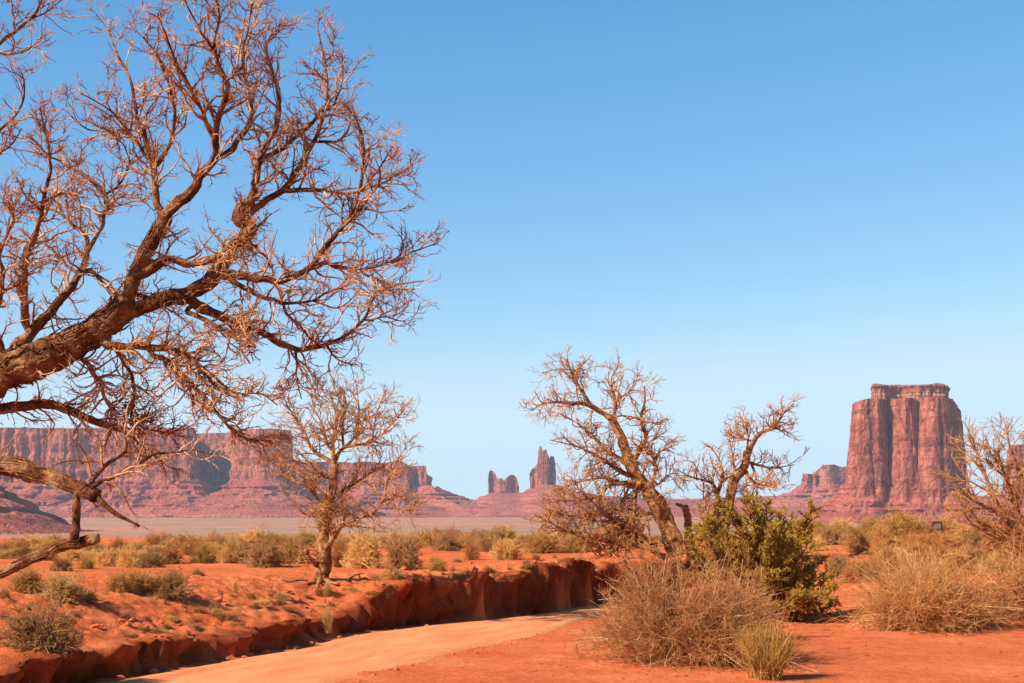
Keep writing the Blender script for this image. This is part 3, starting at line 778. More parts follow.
dead_tree('huge gnarled bare tree leaning in from the left edge over the whole corner', 8.0, (-261/1422*8-512/F*8, 8.3, gz-0.1), hero, M_bark, M_twig, 0.19, 42,
          tw=(1.05, 0.50, 0.32), up=0.05, step=3.0, k=12, ridge=0.30, lv=(1, 5.6, 2.3), wig=0.28, jit=1.8, thin=0.84, tl=((.5, 1.6), (.16, .52), (.08, .24)), bark=3.5)

# ---- lone tree on the flat
zm = Z(230, 380, 3.104)
bx, bd, bz = hit(319, 581)
T = [('trunk', zm((284, 632), (288, 600), (292, 560), (292, 480), (300, 400), (318, 340), (326, 262)), 8.6, 3.6, 0, 0, .5),
 ('b', zm((325, 270), (320, 200), (330, 120), (308, 40)), 2.8, .4, 0, .2), ('b', zm((328, 255), (350, 212), (440, 190), (500, 140), (542, 88)), 2.8, .4, 0, -.5),
 ('b', zm((342, 220), (390, 170), (400, 100), (392, 18)), 2.2, .4, 0, .5), ('b', zm((320, 262), (260, 222), (230, 160), (190, 100), (165, 55)), 2.6, .4, 0, .3),
 ('b', zm((296, 300), (240, 260), (180, 245), (128, 225)), 2, .4, 0, -.4), ('b', zm((292, 400), (250, 340), (200, 310), (150, 285)), 2, .4, 0, .4),
 ('b', zm((326, 362), (390, 320), (430, 292), (480, 268)), 2.4, .5, 0, .6), ('b', zm((296, 540), (318, 490), (345, 455), (400, 430), (450, 408), (480, 372), (545, 358)), 3.6, .5, 0, -.5),
 ('b', zm((480, 375), (490, 310), (520, 250), (547, 212)), 1.4, .35, -.4, -.2), ('b', zm((482, 372), (530, 402), (582, 404)), 1.4, .35, -.4, -.7), ('b', zm((430, 415), (448, 440), (450, 465)), 1.1, .4, -.4, -.4),
 ('b', zm((282, 590), (262, 565), (244, 548), (240, 528)), 3.4, 2.2, 0, -.1, .2), ('b', zm((262, 100+460), (240, 545), (232, 556)), 1.8, 1, -.1, -.15, .1),
 ('b', zm((306, 210), (290, 150), (262, 90), (255, 50)), 1.8, .35, .1, .5), ('b', zm((352, 214), (350, 150), (362, 80), (352, 30)), 1.8, .35, 0, .6), ('b', zm((440, 190), (450, 120), (470, 60)), 1.3, .35, -.3, -.1),
 ('b', zm((300, 360), (270, 400), (240, 420), (215, 400)), 1.4, .35, 0, -.5), ('b', zm((310, 420), (340, 400), (345, 350)), 1.3, .4, 0, -.2),
 ('root', zm((286, 612), (262, 628), (232, 636)), 3.6, .8, 0, -.25, 0), ('root', zm((290, 614), (312, 628), (340, 633)), 3.2, .8, 0, -.3, 0), ('root', zm((284, 616), (276, 630), (270, 644)), 3.4, .8, 0, -.5, 0)]
dead_tree('lone bare tree with a rounded twiggy crown standing on the red flat', bd, (bx, bd, bz-0.05), T, M_snag, M_paletwig, 0.36, 26, tw=(.62, .36, .25), thin=.92, up=0.05, step=2.5, k=10, ridge=0.28, lv=(1, 5.0, 2.4), wig=0.25, jit=0.8)

# ---- leaning tree
zl = Z(500, 340, 2.972)
T = [('trunk', zl((524, 640), (505, 570), (462, 480), (420, 425), (390, 370), (360, 290), (330, 232)), 9.5, 3.4, 0, .1, .5),
 ('trunk', zl((508, 600), (470, 520), (436, 455), (412, 420)), 6, 4, -.5, -.1, .4),
 ('b', zl((332, 234), (280, 205), (240, 190), (140, 185), (88, 212)), 3.2, .4, .1, -.3), ('b', zl((268, 198), (245, 150), (215, 105), (240, 80), (272, 45)), 2.2, .4, 0, .3),
 ('b', zl((232, 92), (180, 85), (125, 98)), 1.2, .35, .2, -.1), ('b', zl((342, 250), (342, 180), (330, 120), (352, 75)), 2.4, .4, .1, .7), ('b', zl((344, 180), (390, 150), (405, 130)), 1.3, .35, .3, .5),
 ('b', zl((392, 372), (412, 330), (432, 290), (420, 240), (432, 180), (430, 135)), 3.6, .5, .1, -.5), ('b', zl((424, 235), (390, 228), (352, 225)), 1.5, .4, -.2, -.6),
 ('b', zl((378, 372), (320, 330), (270, 280), (200, 230), (138, 208)), 2.8, .4, .1, .6), ('b', zl((380, 405), (300, 352), (240, 320), (148, 298)), 2.5, .4, .1, -.7),
 ('b', zl((400, 440), (310, 410), (240, 420), (178, 442)), 3, .5, 0, .5), ('b', zl((432, 452), (462, 400), (470, 340), (532, 308)), 2.5, .4, 0, -.4), ('b', zl((466, 370), (450, 310), (480, 260)), 1.4, .35, -.2, .3),
 ('b', zl((470, 430), (500, 400), (535, 395)), 1.4, .35, 0, .5),
 ('b', zl((480, 640), (400, 580), (300, 520), (200, 522), (138, 500)), 3.2, .5, 0, -.8), ('b', zl((450, 620), (330, 600), (230, 580), (100, 520)), 3, .5, -.3, -1.2),
 ('b', zl((408, 440), (400, 500), (402, 560), (440, 612)), 3, 1.5, 0, -.6), ('b', zl((400, 420), (330, 430), (280, 470), (148, 482)), 2.6, .4, 0, -.9), ('b', zl((420, 600), (350, 560), (310, 500), (290, 440)), 2.6, .5, -.5, .1),
 ('b', zl((460, 610), (380, 600), (300, 620), (200, 560), (160, 570)), 2.4, .5, -.5, -.9), ('b', zl((400, 570), (360, 500), (380, 440)), 2.2, 1, -.3, .2), ('b', zl((440, 590), (360, 545), (260, 470), (210, 410)), 2.4, .5, -.4, -1.2),
 ('b', zl((420, 640), (350, 680), (330, 690)), 1.6, .6, -.5, -1.0, .3), ('b', zl((480, 500), (420, 520), (330, 540), (230, 530)), 2.4, .5, -.2, -.8)]
lx, ld, lz = hit(676, 560.0)
ld = 34.5; lx = (676-CX)/F*ld; lz = float(ground_z(np.array([lx]), np.array([ld]))[0])
dead_tree('leaning bare tree with a tangle of low branches behind the big dry bush', ld, (lx, ld, lz-0.1), T, M_snag, M_paletwig, 0.36, 23, tw=(.62, .36, .25), thin=.92, up=0.03, step=2.5, k=10, ridge=0.3, lv=(1, 4.2, 2.2), wig=0.28, jit=1.0)

# ---- third snag behind the juniper
zr = Z(660, 390, 2.733)
rd_ = 37.0; rx_ = (722-CX)/F*rd_; rz_ = float(ground_z(np.array([rx_]), np.array([rd_]))[0])
T = [('trunk', zr((178, 470), (176, 400), (184, 340), (190, 300), (200, 250), (232, 208), (238, 168)), 6, 3.6, 0, 0, .5),
 ('b', zr((236, 172), (270, 122), (310, 104), (340, 62), (364, 36)), 3.4, .5, 0, -.4), ('b', zr((314, 103), (335, 112), (362, 120)), 1.2, .35, -.3, -.2), ('b', zr((332, 76), (318, 60), (305, 58)), 1, .35, -.3, -.2),
 ('trunk', zr((150, 460), (150, 380), (155, 340), (160, 290)), 5.2, 3, .3, .2, .4), ('b', zr((158, 300), (142, 252), (92, 240), (46, 220)), 2.6, .4, .2, -.3), ('b', zr((160, 290), (170, 220), (150, 170), (128, 150)), 2.4, .4, .2, .6),
 ('b', zr((226, 212), (258, 250), (330, 272)), 2.6, .4, 0, -.5), ('b', zr((240, 200), (300, 212), (368, 204)), 2, .4, 0, .5), ('b', zr((236, 135+30), (236, 100), (212, 60)), 1.8, .4, 0, .5),
 ('b', zr((200, 245), (198, 180), (188, 128)), 1.9, .4, 0, -.3), ('b', zr((100, 240), (92, 200), (66, 190)), 1.2, .35, 0, -.3), ('b', zr((250, 140), (228, 130), (190, 110)), 1.4, .35, 0, .3),
 ('b', zr((250, 200), (262, 240), (250, 290), (262, 320)), 2.0, .6, 0, -.5), ('b', zr((140, 380), (118, 300), (120, 250)), 1.8, .5, .3, .5)]
dead_tree('bare twisted tree with one long limb pointing right above the green juniper', rd_, (rx_, rd_, rz_-0.1), T, M_snag, M_paletwig, 0.34, 21, tw=(.62, .36, .25), thin=.92, up=0.05, step=2.5, k=10, ridge=0.3, lv=(1, 4.0, 2.0), wig=0.28, jit=1.0)

# ---- broken stump between the two
sd = 35.5; sx = (690-CX)/F*sd; sz = float(ground_z(np.array([sx]), np.array([sd]))[0])
st_root = empty('broken_stump', (sx, sd, sz-0.05), 'short dark broken stump between the leaning tree and the twisted tree', 'stump')
for nm, pts, r0, r1, d0, d1 in (('stump', [(694, 566), (690, 545), (688, 522), (685, 506)], 5.5, 3.0, 0, 0), ('branch', [(687, 514), (683, 507), (676, 504)], 2.6, 1.0, 0, -.1)):
    P, R = limb_path(pts, sd, d0, d1, r0, r1, .8, 2.0)
    V, fs = tubes(P[None], R[None], 12, .3, caps=True); obj(nm, V-np.array((sx, sd, sz-0.05)), fs, M_snag, st_root)

# ---- bare shrub at the right edge
zs = Z(820, 360, 3.417)
T = [('stem', zs((800, 760), (760, 700), (697, 610), (620, 520), (560, 380), (518, 262)), 4.2, .6, 0, 0), ('stem', zs((790, 760), (740, 640), (650, 460), (610, 330), (560, 290)), 3.6, .5, .2, .5),
 ('stem', zs((780, 750), (700, 660), (620, 600), (560, 560), (500, 545)), 3.4, .5, 0, -.5), ('stem', zs((800, 750), (760, 560), (700, 420), (650, 300), (640, 250)), 3.6, .5, .3, .8),
 ('stem', zs((810, 750), (800, 560), (760, 400), (720, 280)), 3.4, .5, .2, -.4), ('stem', zs((770, 740), (690, 640), (600, 520), (520, 480), (470, 430)), 3, .5, -.2, -.7),
 ('b', zs((600, 470), (560, 440), (500, 410), (455, 415)), 1.8, .4, 0, -.2), ('b', zs((560, 385), (530, 350), (512, 310)), 1.4, .4, 0, .2), ('b', zs((660, 480), (640, 400), (600, 330), (590, 270)), 2, .4, .3, .5),
 ('b', zs((690, 620), (610, 610), (520, 560), (480, 500)), 2, .4, 0, -.9), ('b', zs((800, 760), (830, 600), (860, 450)), 3.2, .5, .2, .2), ('b', zs((820, 760), (900, 620), (960, 500)), 3.2, .5, .2, 0)]
ed = 31.0; ex = (1052-CX)/F*ed; ez = float(ground_z(np.array([ex]), np.array([ed]))[0])
dead_tree('tall bare fan of dry branches cut by the right edge', ed, (ex, ed, ez-0.1), T, M_snag, M_paletwig, 0.2, 30, tw=(.6, .38, .28), up=0.03, step=3, k=8, ridge=.2, lv=(1, 5, 2.4), wig=.10, jit=.4, thin=.85, cat='shrub', name='bare_shrub')

# ------------------------------------------------------------------ bushes
def bush_mb(w, h, n, r, kind='round', lv=(4, 3), seed=0, split=False):
    """twig bush in its own space, base at 0; w,h metres; r twig radius"""
    g = np.random.default_rng(seed)
    m = MB(); m2 = MB() if split else m
    ph = g.uniform(0, 2*math.pi, n)
    el = np.arcsin(np.clip(g.uniform(0.02, 1.0, n), 0, 1)) if kind != 'grass' else np.radians(g.uniform(28, 90, n))
    d = np.stack([np.cos(el)*np.cos(ph), np.cos(el)*np.sin(ph), np.sin(el)], 1)
    lob = 1+0.16*np.sin(ph*2+seed)+0.10*np.sin(ph*5+seed*2.3)+0.32*vn(d[:, 0]*2.6+seed, d[:, 1]*2.6, d[:, 2]*2.6, 77)
    L = g.uniform(0.5, 1.0, n)**0.8*lob
    N = 6
    tip = d*np.array([w/2, w/2, h])*L[:, None]
    if kind == 'grass': tip[:, :2] = d[:, :2]*w*0.55*L[:, None]
    sb = 0.10 if kind == 'grass' else 0.07
    st = np.stack([g.normal(0, w*sb, n), g.normal(0, w*sb, n), np.zeros(n)], 1)
    s = np.linspace(0, 1, N)[None, :, None]
    P = st[:, None, :]+(tip-st*(0.0 if kind != 'grass' else -0.3))[:, None, :]*s-st[:, None, :]*(s if kind != 'grass' else 0)
    P[:, :, 2] += (h*0.10*np.sin(s[..., 0]*math.pi))*np.cos(el)[:, None]
    P += np.cumsum(g.normal(0, 1, (n, N, 3)), 1)*s*0.034*w
    P[:, :, 2] = np.maximum(P[:, :, 2], 0.0)
    R = (r*2.0*(1-s[..., 0])+r*0.8*s[..., 0])*np.ones((n, 1))
    m.tubes(P, R, 3)
    if kind == 'grass':
        A, B = spawn(P, R, int(n*lv[0]), (0.05, .9), (h*0.25, h*0.6), (.1, .45), .12, .08, r, r*.4, 4); m.tubes(A, B, 3); return m
    A, B = spawn(P, R, int(n*lv[0]), (0.3, 1.0), (w*0.07, w*0.24), (.4, 1.5), .03, .28, r*1.0, r*.6, 4)
    m2.tubes(A, B, 3)
    A2, B2 = spawn(A, B, int(len(A)*lv[1]), (0.2, 1.0), (w*0.025, w*0.085), (.3, 1.2), .04, .20, r*.8, r*.55, 3)
    m2.tubes(A2, B2, 3)
    if split:                                     # long bare pale stalks standing out of the mass
        A3, B3 = spawn(P, R, int(n*0.35), (0.3, .9), (w*0.15, w*0.36), (.3, 1.3), .04, .13, r*1.5, r*.8, 6)
        m.tubes(A3, B3, 3)
        return m, m2
    return m

protos = {}
def proto(kind, var):
    key = (kind, var)
    if key not in protos:
        mat = {'straw': M_straw, 'olive': M_olive, 'brown': M_brown, 'rust': M_rust, 'green': M_olive, 'grass': M_straw}[kind]
        k2 = 'grass' if kind == 'grass' else 'round'
        m = bush_mb(1.0, 0.62, 260 if k2 == 'round' else 420, 0.0045, k2, (5, 5) if k2 == 'round' else (3.5, 0), 50+var*7+len(kind))
        protos[key] = m.data('bush', mat)
    return protos[key]

NAMES = {'straw': 'straw_bush', 'olive': 'sagebrush', 'brown': 'brown_bush', 'rust': 'dry_bush', 'green': 'sagebrush', 'grass': 'grass_tuft'}
def put_bush(px, py, wpx, hpx, kind, label, group=None, var=None, d1=110, name=None):
    X, Dp, zz = hit(px, py, d1=d1)
    var = random.randrange(4) if var is None else var
    o = bpy.data.objects.new(name or NAMES[kind], proto(kind, var)); col.objects.link(o)
    sx_ = wpx/F*Dp; o.location = (X, Dp, zz-0.02); o.rotation_euler = (random.uniform(-.06, .06), random.uniform(-.06, .06), random.uniform(0, 6.28))
    o.scale = (sx_, sx_, hpx/F*Dp/0.62*1.05)
    tag(o, label, 'grass tuft' if kind == 'grass' else 'bush', group)
    return o

B = [
 (30, 592, 40, 25, 'olive', 'dull green-grey bush under the broken branch end at the left'),
 (62, 601, 54, 28, 'straw', 'rounded straw-coloured bush behind the dark twiggy bush on the bank'),
 (86, 601, 26, 15, 'brown', 'small dark bush touching the right side of the rounded straw bush'),
 (3, 599, 14, 13, 'brown', 'small brown bush half cut by the left edge'),
 (118, 592, 30, 22, 'olive', 'green bush in the middle of the left flat, left half of a pair'),
 (137, 592, 32, 24, 'olive', 'green bush just left of the grey-brown bush on the left flat'),
 (168, 597, 46, 27, 'brown', 'grey-brown bush nearest the eroded slope, right of the green pair'),
 (62, 571, 22, 15, 'brown', 'small brown bush above the rounded straw bush'),
 (86, 569, 20, 14, 'olive', 'small dull bush right of the broken branch tip'),
 (107, 566, 30, 19, 'straw', 'pale bush in the band behind the green pair, its left end'),
 (129, 567, 32, 20, 'straw', 'pale bush in the band straight behind the green pair'),
 (151, 568, 30, 19, 'brown', 'reddish bush with a dark shadow behind the grey-brown bush'),
 (172, 564, 26, 18, 'rust', 'reddish dry bush at the right end of the left band'),
 (198, 577, 16, 9, 'rust', 'tiny sparse dry plant alone on the red sand'),
 (202, 563, 32, 19, 'olive', 'low olive bush left of the yellow bush'),
 (232, 563, 32, 26, 'straw', 'bright yellow bush left of the lone tree'),
 (267, 567, 46, 30, 'brown', 'wide brown bush just left of the lone tree trunk'),
 (292, 563, 38, 25, 'olive', 'olive bush directly behind the lone tree trunk'),
 (340, 567, 30, 26, 'rust', 'reddish dry bush just right of the lone tree trunk'),
 (363, 568, 46, 34, 'straw', 'tall straw bush right of the lone tree'),
 (402, 569, 46, 34, 'brown', 'dark brown bush at the corner of the bank'),
 (391, 579, 26, 12, 'straw', 'low pale tuft on the sand corner in front of the dark brown bush'),
 (428, 546, 38, 17, 'olive', 'green bush on the skyline right of the dark brown bush'),
 (449, 551, 34, 18, 'brown', 'brown rounded bush right of the skyline green bush'),
 (471, 560, 18, 21, 'rust', 'upright tan bush above the middle of the bank'),
 (487, 552, 26, 19, 'brown', 'brown bush between the upright tan bush and the yellow one'),
 (506, 560, 34, 23, 'straw', 'bright yellow bush above the bank under the pinnacle'),
 (540, 553, 46, 24, 'olive', 'long olive bush left of the low branch tangle'),
 (575, 552, 46, 20, 'olive', 'dark olive bush behind the low branch tangle'),
 (437, 572, 22, 13, 'olive', 'dark weeds on the lip of the bank'),
 (829, 545, 30, 19, 'brown', 'brown bush right of the juniper on open sand'),
 (822, 534, 32, 12, 'olive', 'pale green bush row right of the juniper top'),
 (856, 549, 30, 14, 'rust', 'low reddish bush on the sand between juniper and yellow-green bush'),
 (872, 533, 30, 17, 'olive', 'small green bush left of the big yellow-green bush'),
 (903, 541, 52, 30, 'olive', 'big yellow-green bush below the great butte'),
 (884, 551, 28, 23, 'rust', 'orange-brown bush at the foot of the big yellow-green bush'),
 (838, 577, 34, 24, 'brown', 'dark brown bush on the sand beside the juniper'),
 (925, 556, 42, 22, 'rust', 'rusty bush in front of the small dark box'),
 (950, 560, 42, 26, 'rust', 'rusty bush right of the small dark box'),
 (975, 553, 42, 26, 'brown', 'brown bush under the bare fan of branches'),
 (1004, 566, 46, 28, 'rust', 'rusty bush at the foot of the bare fan of branches'),
 (892, 573, 36, 22, 'rust', 'orange dry bush behind the left part of the wide dry thicket'),
 (327, 598, 10, 13, 'grass', 'tiny green tuft below the lone tree'),
 (235, 592, 8, 11, 'grass', 'tiny yellow tuft on top of the eroded slope'),
 (328, 634, 12, 20, 'grass', 'pale tuft hanging on the bank face below the lone tree'),
]
for b_ in B: put_bush(*b_)

# the crowded band of small bushes at the far edge of the flat
def band(n, x0, x1, kinds, y0, y1, label, group, hs=(7, 15)):
    for i in range(n):
        px = x0+(x1-x0)*(i+random.uniform(.1, .9))/n; py = random.uniform(y0, y1)
        put_bush(px, py, random.uniform(20, 40), random.uniform(*hs), random.choice(kinds), label, group)
band(38, -10, 225, ['straw', 'straw', 'straw', 'brown', 'olive', 'rust'], 545, 562, 'small pale bush in the crowded band along the far edge of the left flat', 'small bushes of the left band')
band(24, 225, 420, ['straw', 'olive', 'brown'], 541, 555, 'small pale bush in the row behind the lone bare tree', 'small bushes behind the lone tree')
band(24, 420, 660, ['olive', 'brown', 'straw'], 539, 549, 'low skyline bush in the row above the cut bank', 'small bushes above the bank')
band(44, 780, 1030, ['olive', 'rust', 'straw', 'rust'], 529, 552, 'low dry bush on the rise below the great butte', 'small bushes on the right rise', (8, 15))
band(30, 850, 1034, ['rust', 'rust', 'straw', 'brown'], 552, 590, 'rusty dry brush clump behind the wide dry thicket at the right', 'dry brush behind the thicket', (14, 26))

# dry weeds on the eroded slope
for i in range(46):
    px = random.uniform(120, 400); k_ = (px-120)/280
    py = random.uniform(628-42*k_, 652-46*k_)-random.uniform(0, 14)
    o = put_bush(px, py, random.uniform(7, 20), random.uniform(3, 8), random.choice(['rust', 'straw', 'rust']), 'small dry weed clinging to the crumbling slope above the road', 'dry weeds on the eroded slope', name='dry_weed')
for i in range(22):
    px = random.uniform(430, 610); py = random.uniform(560, 574)
    put_bush(px, py, random.uniform(7, 16), random.uniform(3, 8), random.choice(['rust', 'brown']), 'small dry weed along the lip of the tall bank', 'dry weeds on the bank lip', name='dry_weed')

def clod(k):
    import bmesh
    bm = bmesh.new(); bmesh.ops.create_icosphere(bm, subdivisions=2, radius=0.5)
    C_ = np.array([v.co[:] for v in bm.verts]); d_ = 1+0.3*vn(C_[:, 0]*3+k*7, C_[:, 1]*3, C_[:, 2]*3, 60)+0.2*vn(C_[:, 0]*7+k, C_[:, 1]*7, C_[:, 2]*7, 61)
    for v, q_ in zip(bm.verts, d_): v.co *= float(q_); v.co.z *= 0.7
    me = bpy.data.meshes.new('clod'); bm.to_mesh(me); bm.free(); me.materials.append(M_clod); return me
M_clod = plain_mat('crumbled_red_earth', (0.48, 0.095, 0.03), (0.62, 0.14, 0.048), 8, 0.15)
clods = [clod(k) for k in range(5)]
def put_clod(px, py, w_, label, group):
    X, Dp, zz = hit(px, py)
    o = bpy.data.objects.new('earth_clod', random.choice(clods)); col.objects.link(o); o.location = (X, Dp, zz+w_*0.12)
    o.scale = (w_*random.uniform(.8, 1.4), w_*random.uniform(.8, 1.3), w_*random.uniform(.6, 1)); o.rotation_euler = (random.uniform(-.4, .4), random.uniform(-.4, .4), random.uniform(0, 6))
    tag(o, label, 'clod', group)
for i in range(48):
    px = random.uniform(60, 400); k_ = (px-60)/340
    py = (655-62*k_)-random.uniform(-4, 26)
    put_clod(px, py, random.choice([.03, .05, .07, .10]), 'crumbled clod of red earth on the eroded slope above the road', 'earth clods on the slope')
for i in range(26):
    put_clod(random.uniform(400, 610), random.uniform(563, 578), random.choice([.07, .1, .16]), 'lump of red earth along the lip of the tall cut bank', 'earth lumps on the bank lip')
for i in range(34):
    k_ = random.random(); px = 100+480*k_; py = float(np.interp(px, [b[0] for b in bank_px], [b[1] for b in bank_px]))+random.uniform(0.5, 3.5)
    put_clod(px, py, random.choice([.04, .06, .09, .12]), 'fallen chunk of red earth at the foot of the bank beside the road', 'fallen earth at the bank foot')
for i in range(30):
    put_clod(random.uniform(560, 1020), random.uniform(622, 682), random.choice([.02, .03, .045]), 'pebble-sized crumb of red earth on the sand beside the road in front', 'crumbs on the front sand')

def big_bush(name, label, px, py, wpx, hpx, n, r, mat, lv, seed, kind='round', smat=None):
    X, Dp, zz = hit(px, py)
    if kind == 'grass':
        o = bush_mb(wpx/F*Dp, hpx/F*Dp, n, r, kind, lv, seed).build(name, mat); o.location = (X, Dp, zz-0.03)
        tag(o, label, 'bush'); return o
    ms, mt = bush_mb(wpx/F*Dp, hpx/F*Dp, n, r, kind, lv, seed, True)
    root = empty(name, (X, Dp, zz-0.03), label, 'bush')
    tag(ms.build('stems', smat or M_stalk, root), kind='stuff'); tag(mt.build('twigs', mat, root), kind='stuff')
    return root
M_stalk = plain_mat('pale_dry_stalks', (0.56, 0.27, 0.085), (0.84, 0.52, 0.23), 5, 0.08, 0.1)
big_bush('dry_bush', 'large tan dry bush, the nearest one, beside the road at centre right', 684, 662, 176, 106, 480, 0.0035, M_dry, (7, 8), 901)
big_bush('dry_bush', 'pale low spray of dry twigs at the left foot of the large tan bush', 630, 643, 84, 52, 170, 0.004, M_dry, (5, 5), 902)
big_bush('dry_bush', 'wide low dry thicket filling the right side in front of the bare branches', 922, 628, 176, 76, 430, 0.004, M_rust, (6, 6), 903)
big_bush('dry_bush', 'dry thicket cut by the right edge of the frame', 1024, 618, 120, 72, 300, 0.0042, M_dry, (6, 6), 904)
big_bush('brown_bush', 'dark fan-shaped twiggy bush on the edge of the near bank', 42, 652, 76, 50, 330, 0.0042, M_brown, (5, 5), 905, smat=M_brown)
big_bush('grass_tuft', 'green-yellow tuft at the right foot of the large tan bush', 766, 679, 50, 52, 620, 0.003, M_olive, (3, 0), 906, kind='grass')
big_bush('dry_bush', 'brown dry bush wedged between the large tan bush and the juniper', 740, 640, 84, 70, 200, 0.0045, M_rust, (5, 5), 907)

# ------------------------------------------------------------------ living juniper
def juniper():
    X, Dp, zz = hit(772, 622)
    s = Dp/F
    root = empty('juniper', (X, Dp, zz-0.05), 'living green juniper shrub between the large tan bush and open sand', 'shrub')
    base = np.array((X, Dp, zz-0.05))
    tips = [(702, 540), (712, 520), (730, 512), (745, 502), (754, 500), (766, 508), (780, 516), (795, 520), (806, 530), (814, 505), (818, 560), (826, 580), (830, 598), (822, 612), (800, 615),
            (720, 560), (735, 545), (755, 535), (775, 545), (790, 560), (800, 575), (745, 570), (765, 575), (785, 590), (720, 590), (750, 600), (808, 545), (690, 548), (770, 525), (740, 530), (700, 575), (696, 600), (712, 605), (834, 590), (836, 606), (828, 570), (694, 530), (700, 518), (722, 502), (725, 575), (783, 540), (798, 598)]
    Ps, Rs = [], []
    mb = MB()
    for i, (tx, ty) in enumerate(tips):
        dd = rng.uniform(-0.9, 0.9)*math.sin(min(1, (622-ty)/70)*math.pi*0.5+0.3)
        mid = (772+(tx-772)*0.35+rng.uniform(-5, 5), 622+(ty-622)*0.5)
        P, R = limb_path([(772+rng.uniform(-5, 5), 622), mid, (tx, ty)], Dp, 0, dd, 2.6, 0.5, 1.2, 5.0)
        V, fs = tubes(P[None], R[None], 7, .25, caps=True); obj('branch', V-base, fs, M_bark, root)
        A = np.array([np.interp(np.linspace(0, 1, 12), np.linspace(0, 1, len(P)), P[:, c]) for c in range(3)]).T
        Ps.append(A); Rs.append(np.interp(np.linspace(0, 1, 12), np.linspace(0, 1, len(R)), R))
    P, R = np.array(Ps), np.array(Rs)
    A, B_ = spawn(P, R, 1300, (0.25, 1.0), (7*s, 20*s), (.4, 1.2), .1, .22, .6*s, .3*s, 5, endw=.25)
    mb.tubes(A, B_, 4); tag(mb.build('twigs', M_bark, root, origin=base), kind='stuff')
    # foliage: dense scale-leaf sprays
    A2, B2 = spawn(A, B_, 13000, (0.2, 1.0), (3.0*s, 7.5*s), (.2, 1.2), .16, .18, 0.7*s, .4*s, 4)
    f = MB(); f.tubes(A2, B2*0.75, 3)
    A3, B3 = spawn(A2, B2, 64000, (0.1, 1.0), (1.2*s, 3.2*s), (.3, 1.0), .12, .15, .42*s, .28*s, 3)
    f.tubes(A3, B3, 3)
    f.build('foliage', M_green, root, origin=base)
juniper()

# ------------------------------------------------------------------ small things
# fallen pale sticks
def stick(pts, D_, r, label, d1=0.0):
    base = at(pts[0][0], pts[0][1], D_)
    g0 = [hit(x, y) for x, y in pts]
    P = catmull([[g[0], g[1], g[2]+r+0.015] for g in g0], 14); P[:, 2] += 0.012*vn(np.arange(14)*.7, np.arange(14)*0, None, 3)
    R = np.linspace(r, r*.5, 14)
    V, fs = tubes(P[None], R[None], 7, .3, caps=True)
    o = obj('fallen_stick', V-P[0], fs, M_snag); o.location = tuple(P[0]); tag(o, label, 'stick')
stick([(281, 582), (294, 583.5), (308, 582)], 24, .025, 'pale fallen stick on the sand left of the lone tree roots')
stick([(348, 583), (352, 579), (360, 575)], 24, .02, 'short dark stick on the sand right of the lone tree roots')
stick([(0, 619), (5, 619.5), (12, 620)], 18, .015, 'thin pale stick on the sand at the left edge')
stick([(612, 574), (624, 568), (638, 560)], 32, .035, 'grey dead limb poking over the bank lip below the tangle')
stick([(556, 563), (562, 572), (566, 579)], 30, .025, 'root hanging down the tall bank face')

for i in range(60):
    k_ = random.random(); px = 350+235*k_; py = float(np.interp(px, [e[0] for e in edgeR_px], [e[1] for e in edgeR_px]))+random.uniform(-2.5, 2.5)*(1.6-k_)
    put_clod(px, py, random.choice([.02, .03, .04, .06]), 'small red crumb scattered along the right edge of the road', 'crumbs along the road edge')
# roots hanging out of the cut bank
for i in range(16):
    px = random.uniform(405, 612); X, Dp, zz = hit(px, random.uniform(562, 574))
    q0 = np.array([X-0.1, Dp+0.05, zz-0.02]); pts = [q0]
    dr = np.array([0.5+random.uniform(-.3, .3), -0.35+random.uniform(-.2, .2), 0.0])
    for k in range(1, 7): pts.append(pts[-1]+dr*0.11*(1.2-k*0.12)+np.array([random.uniform(-.03, .03), random.uniform(-.03, .03), 0.02-0.035*k]))
    P = catmull(pts, 18); Rr = np.linspace(.016, .004, 18)*random.uniform(.7, 1.3)
    m = MB(); m.tubes(P[None], Rr[None], 6, .2); A, B_ = spawn(P[None], Rr[None], 7, (.2, 1), (.08, .3), (.3, 1.0), -.05, .2, .008, .003, 5); m.tubes(A, B_, 3)
    o = m.build('hanging_root', M_snag, origin=P[0]); o.location = tuple(P[0]); tag(o, 'dry root poking out of the top of the tall bank', 'root', 'roots along the bank lip')
# dead twig litter under and around the brush
m = MB(); T_ = 900
cs = [(684, 664, .9), (922, 632, 1.2), (1010, 622, 1.0), (772, 626, .9), (742, 645, .8), (860, 600, 1.6), (60, 600, 1.4), (320, 584, .8), (230, 600, 2.0)]
LX, LY = [], []
for cx_, cy_, sg in cs:
    X, Dp, zz = hit(cx_, cy_); LX.append(rng.normal(X, sg, T_//9)); LY.append(rng.normal(Dp, sg, T_//9))
LX, LY = np.concatenate(LX), np.concatenate(LY); an = rng.uniform(0, 6.28, len(LX)); ln_ = rng.uniform(.04, .22, len(LX))
s5 = np.linspace(0, 1, 5)[None, :]
PX = LX[:, None]+np.cos(an)[:, None]*ln_[:, None]*s5+rng.normal(0, .006, (len(LX), 5)); PY = LY[:, None]+np.sin(an)[:, None]*ln_[:, None]*s5+rng.normal(0, .006, (len(LX), 5))
PZ = ground_z(PX, PY)+0.006+rng.uniform(0, .012, (len(LX), 1))
m.tubes(np.stack([PX, PY, PZ], -1), np.repeat(rng.uniform(.002, .005, (len(LX), 1)), 5, 1), 4)
tag(m.build('twig_litter', M_snag), 'dead twigs littering the red sand around the bushes', kind='stuff')

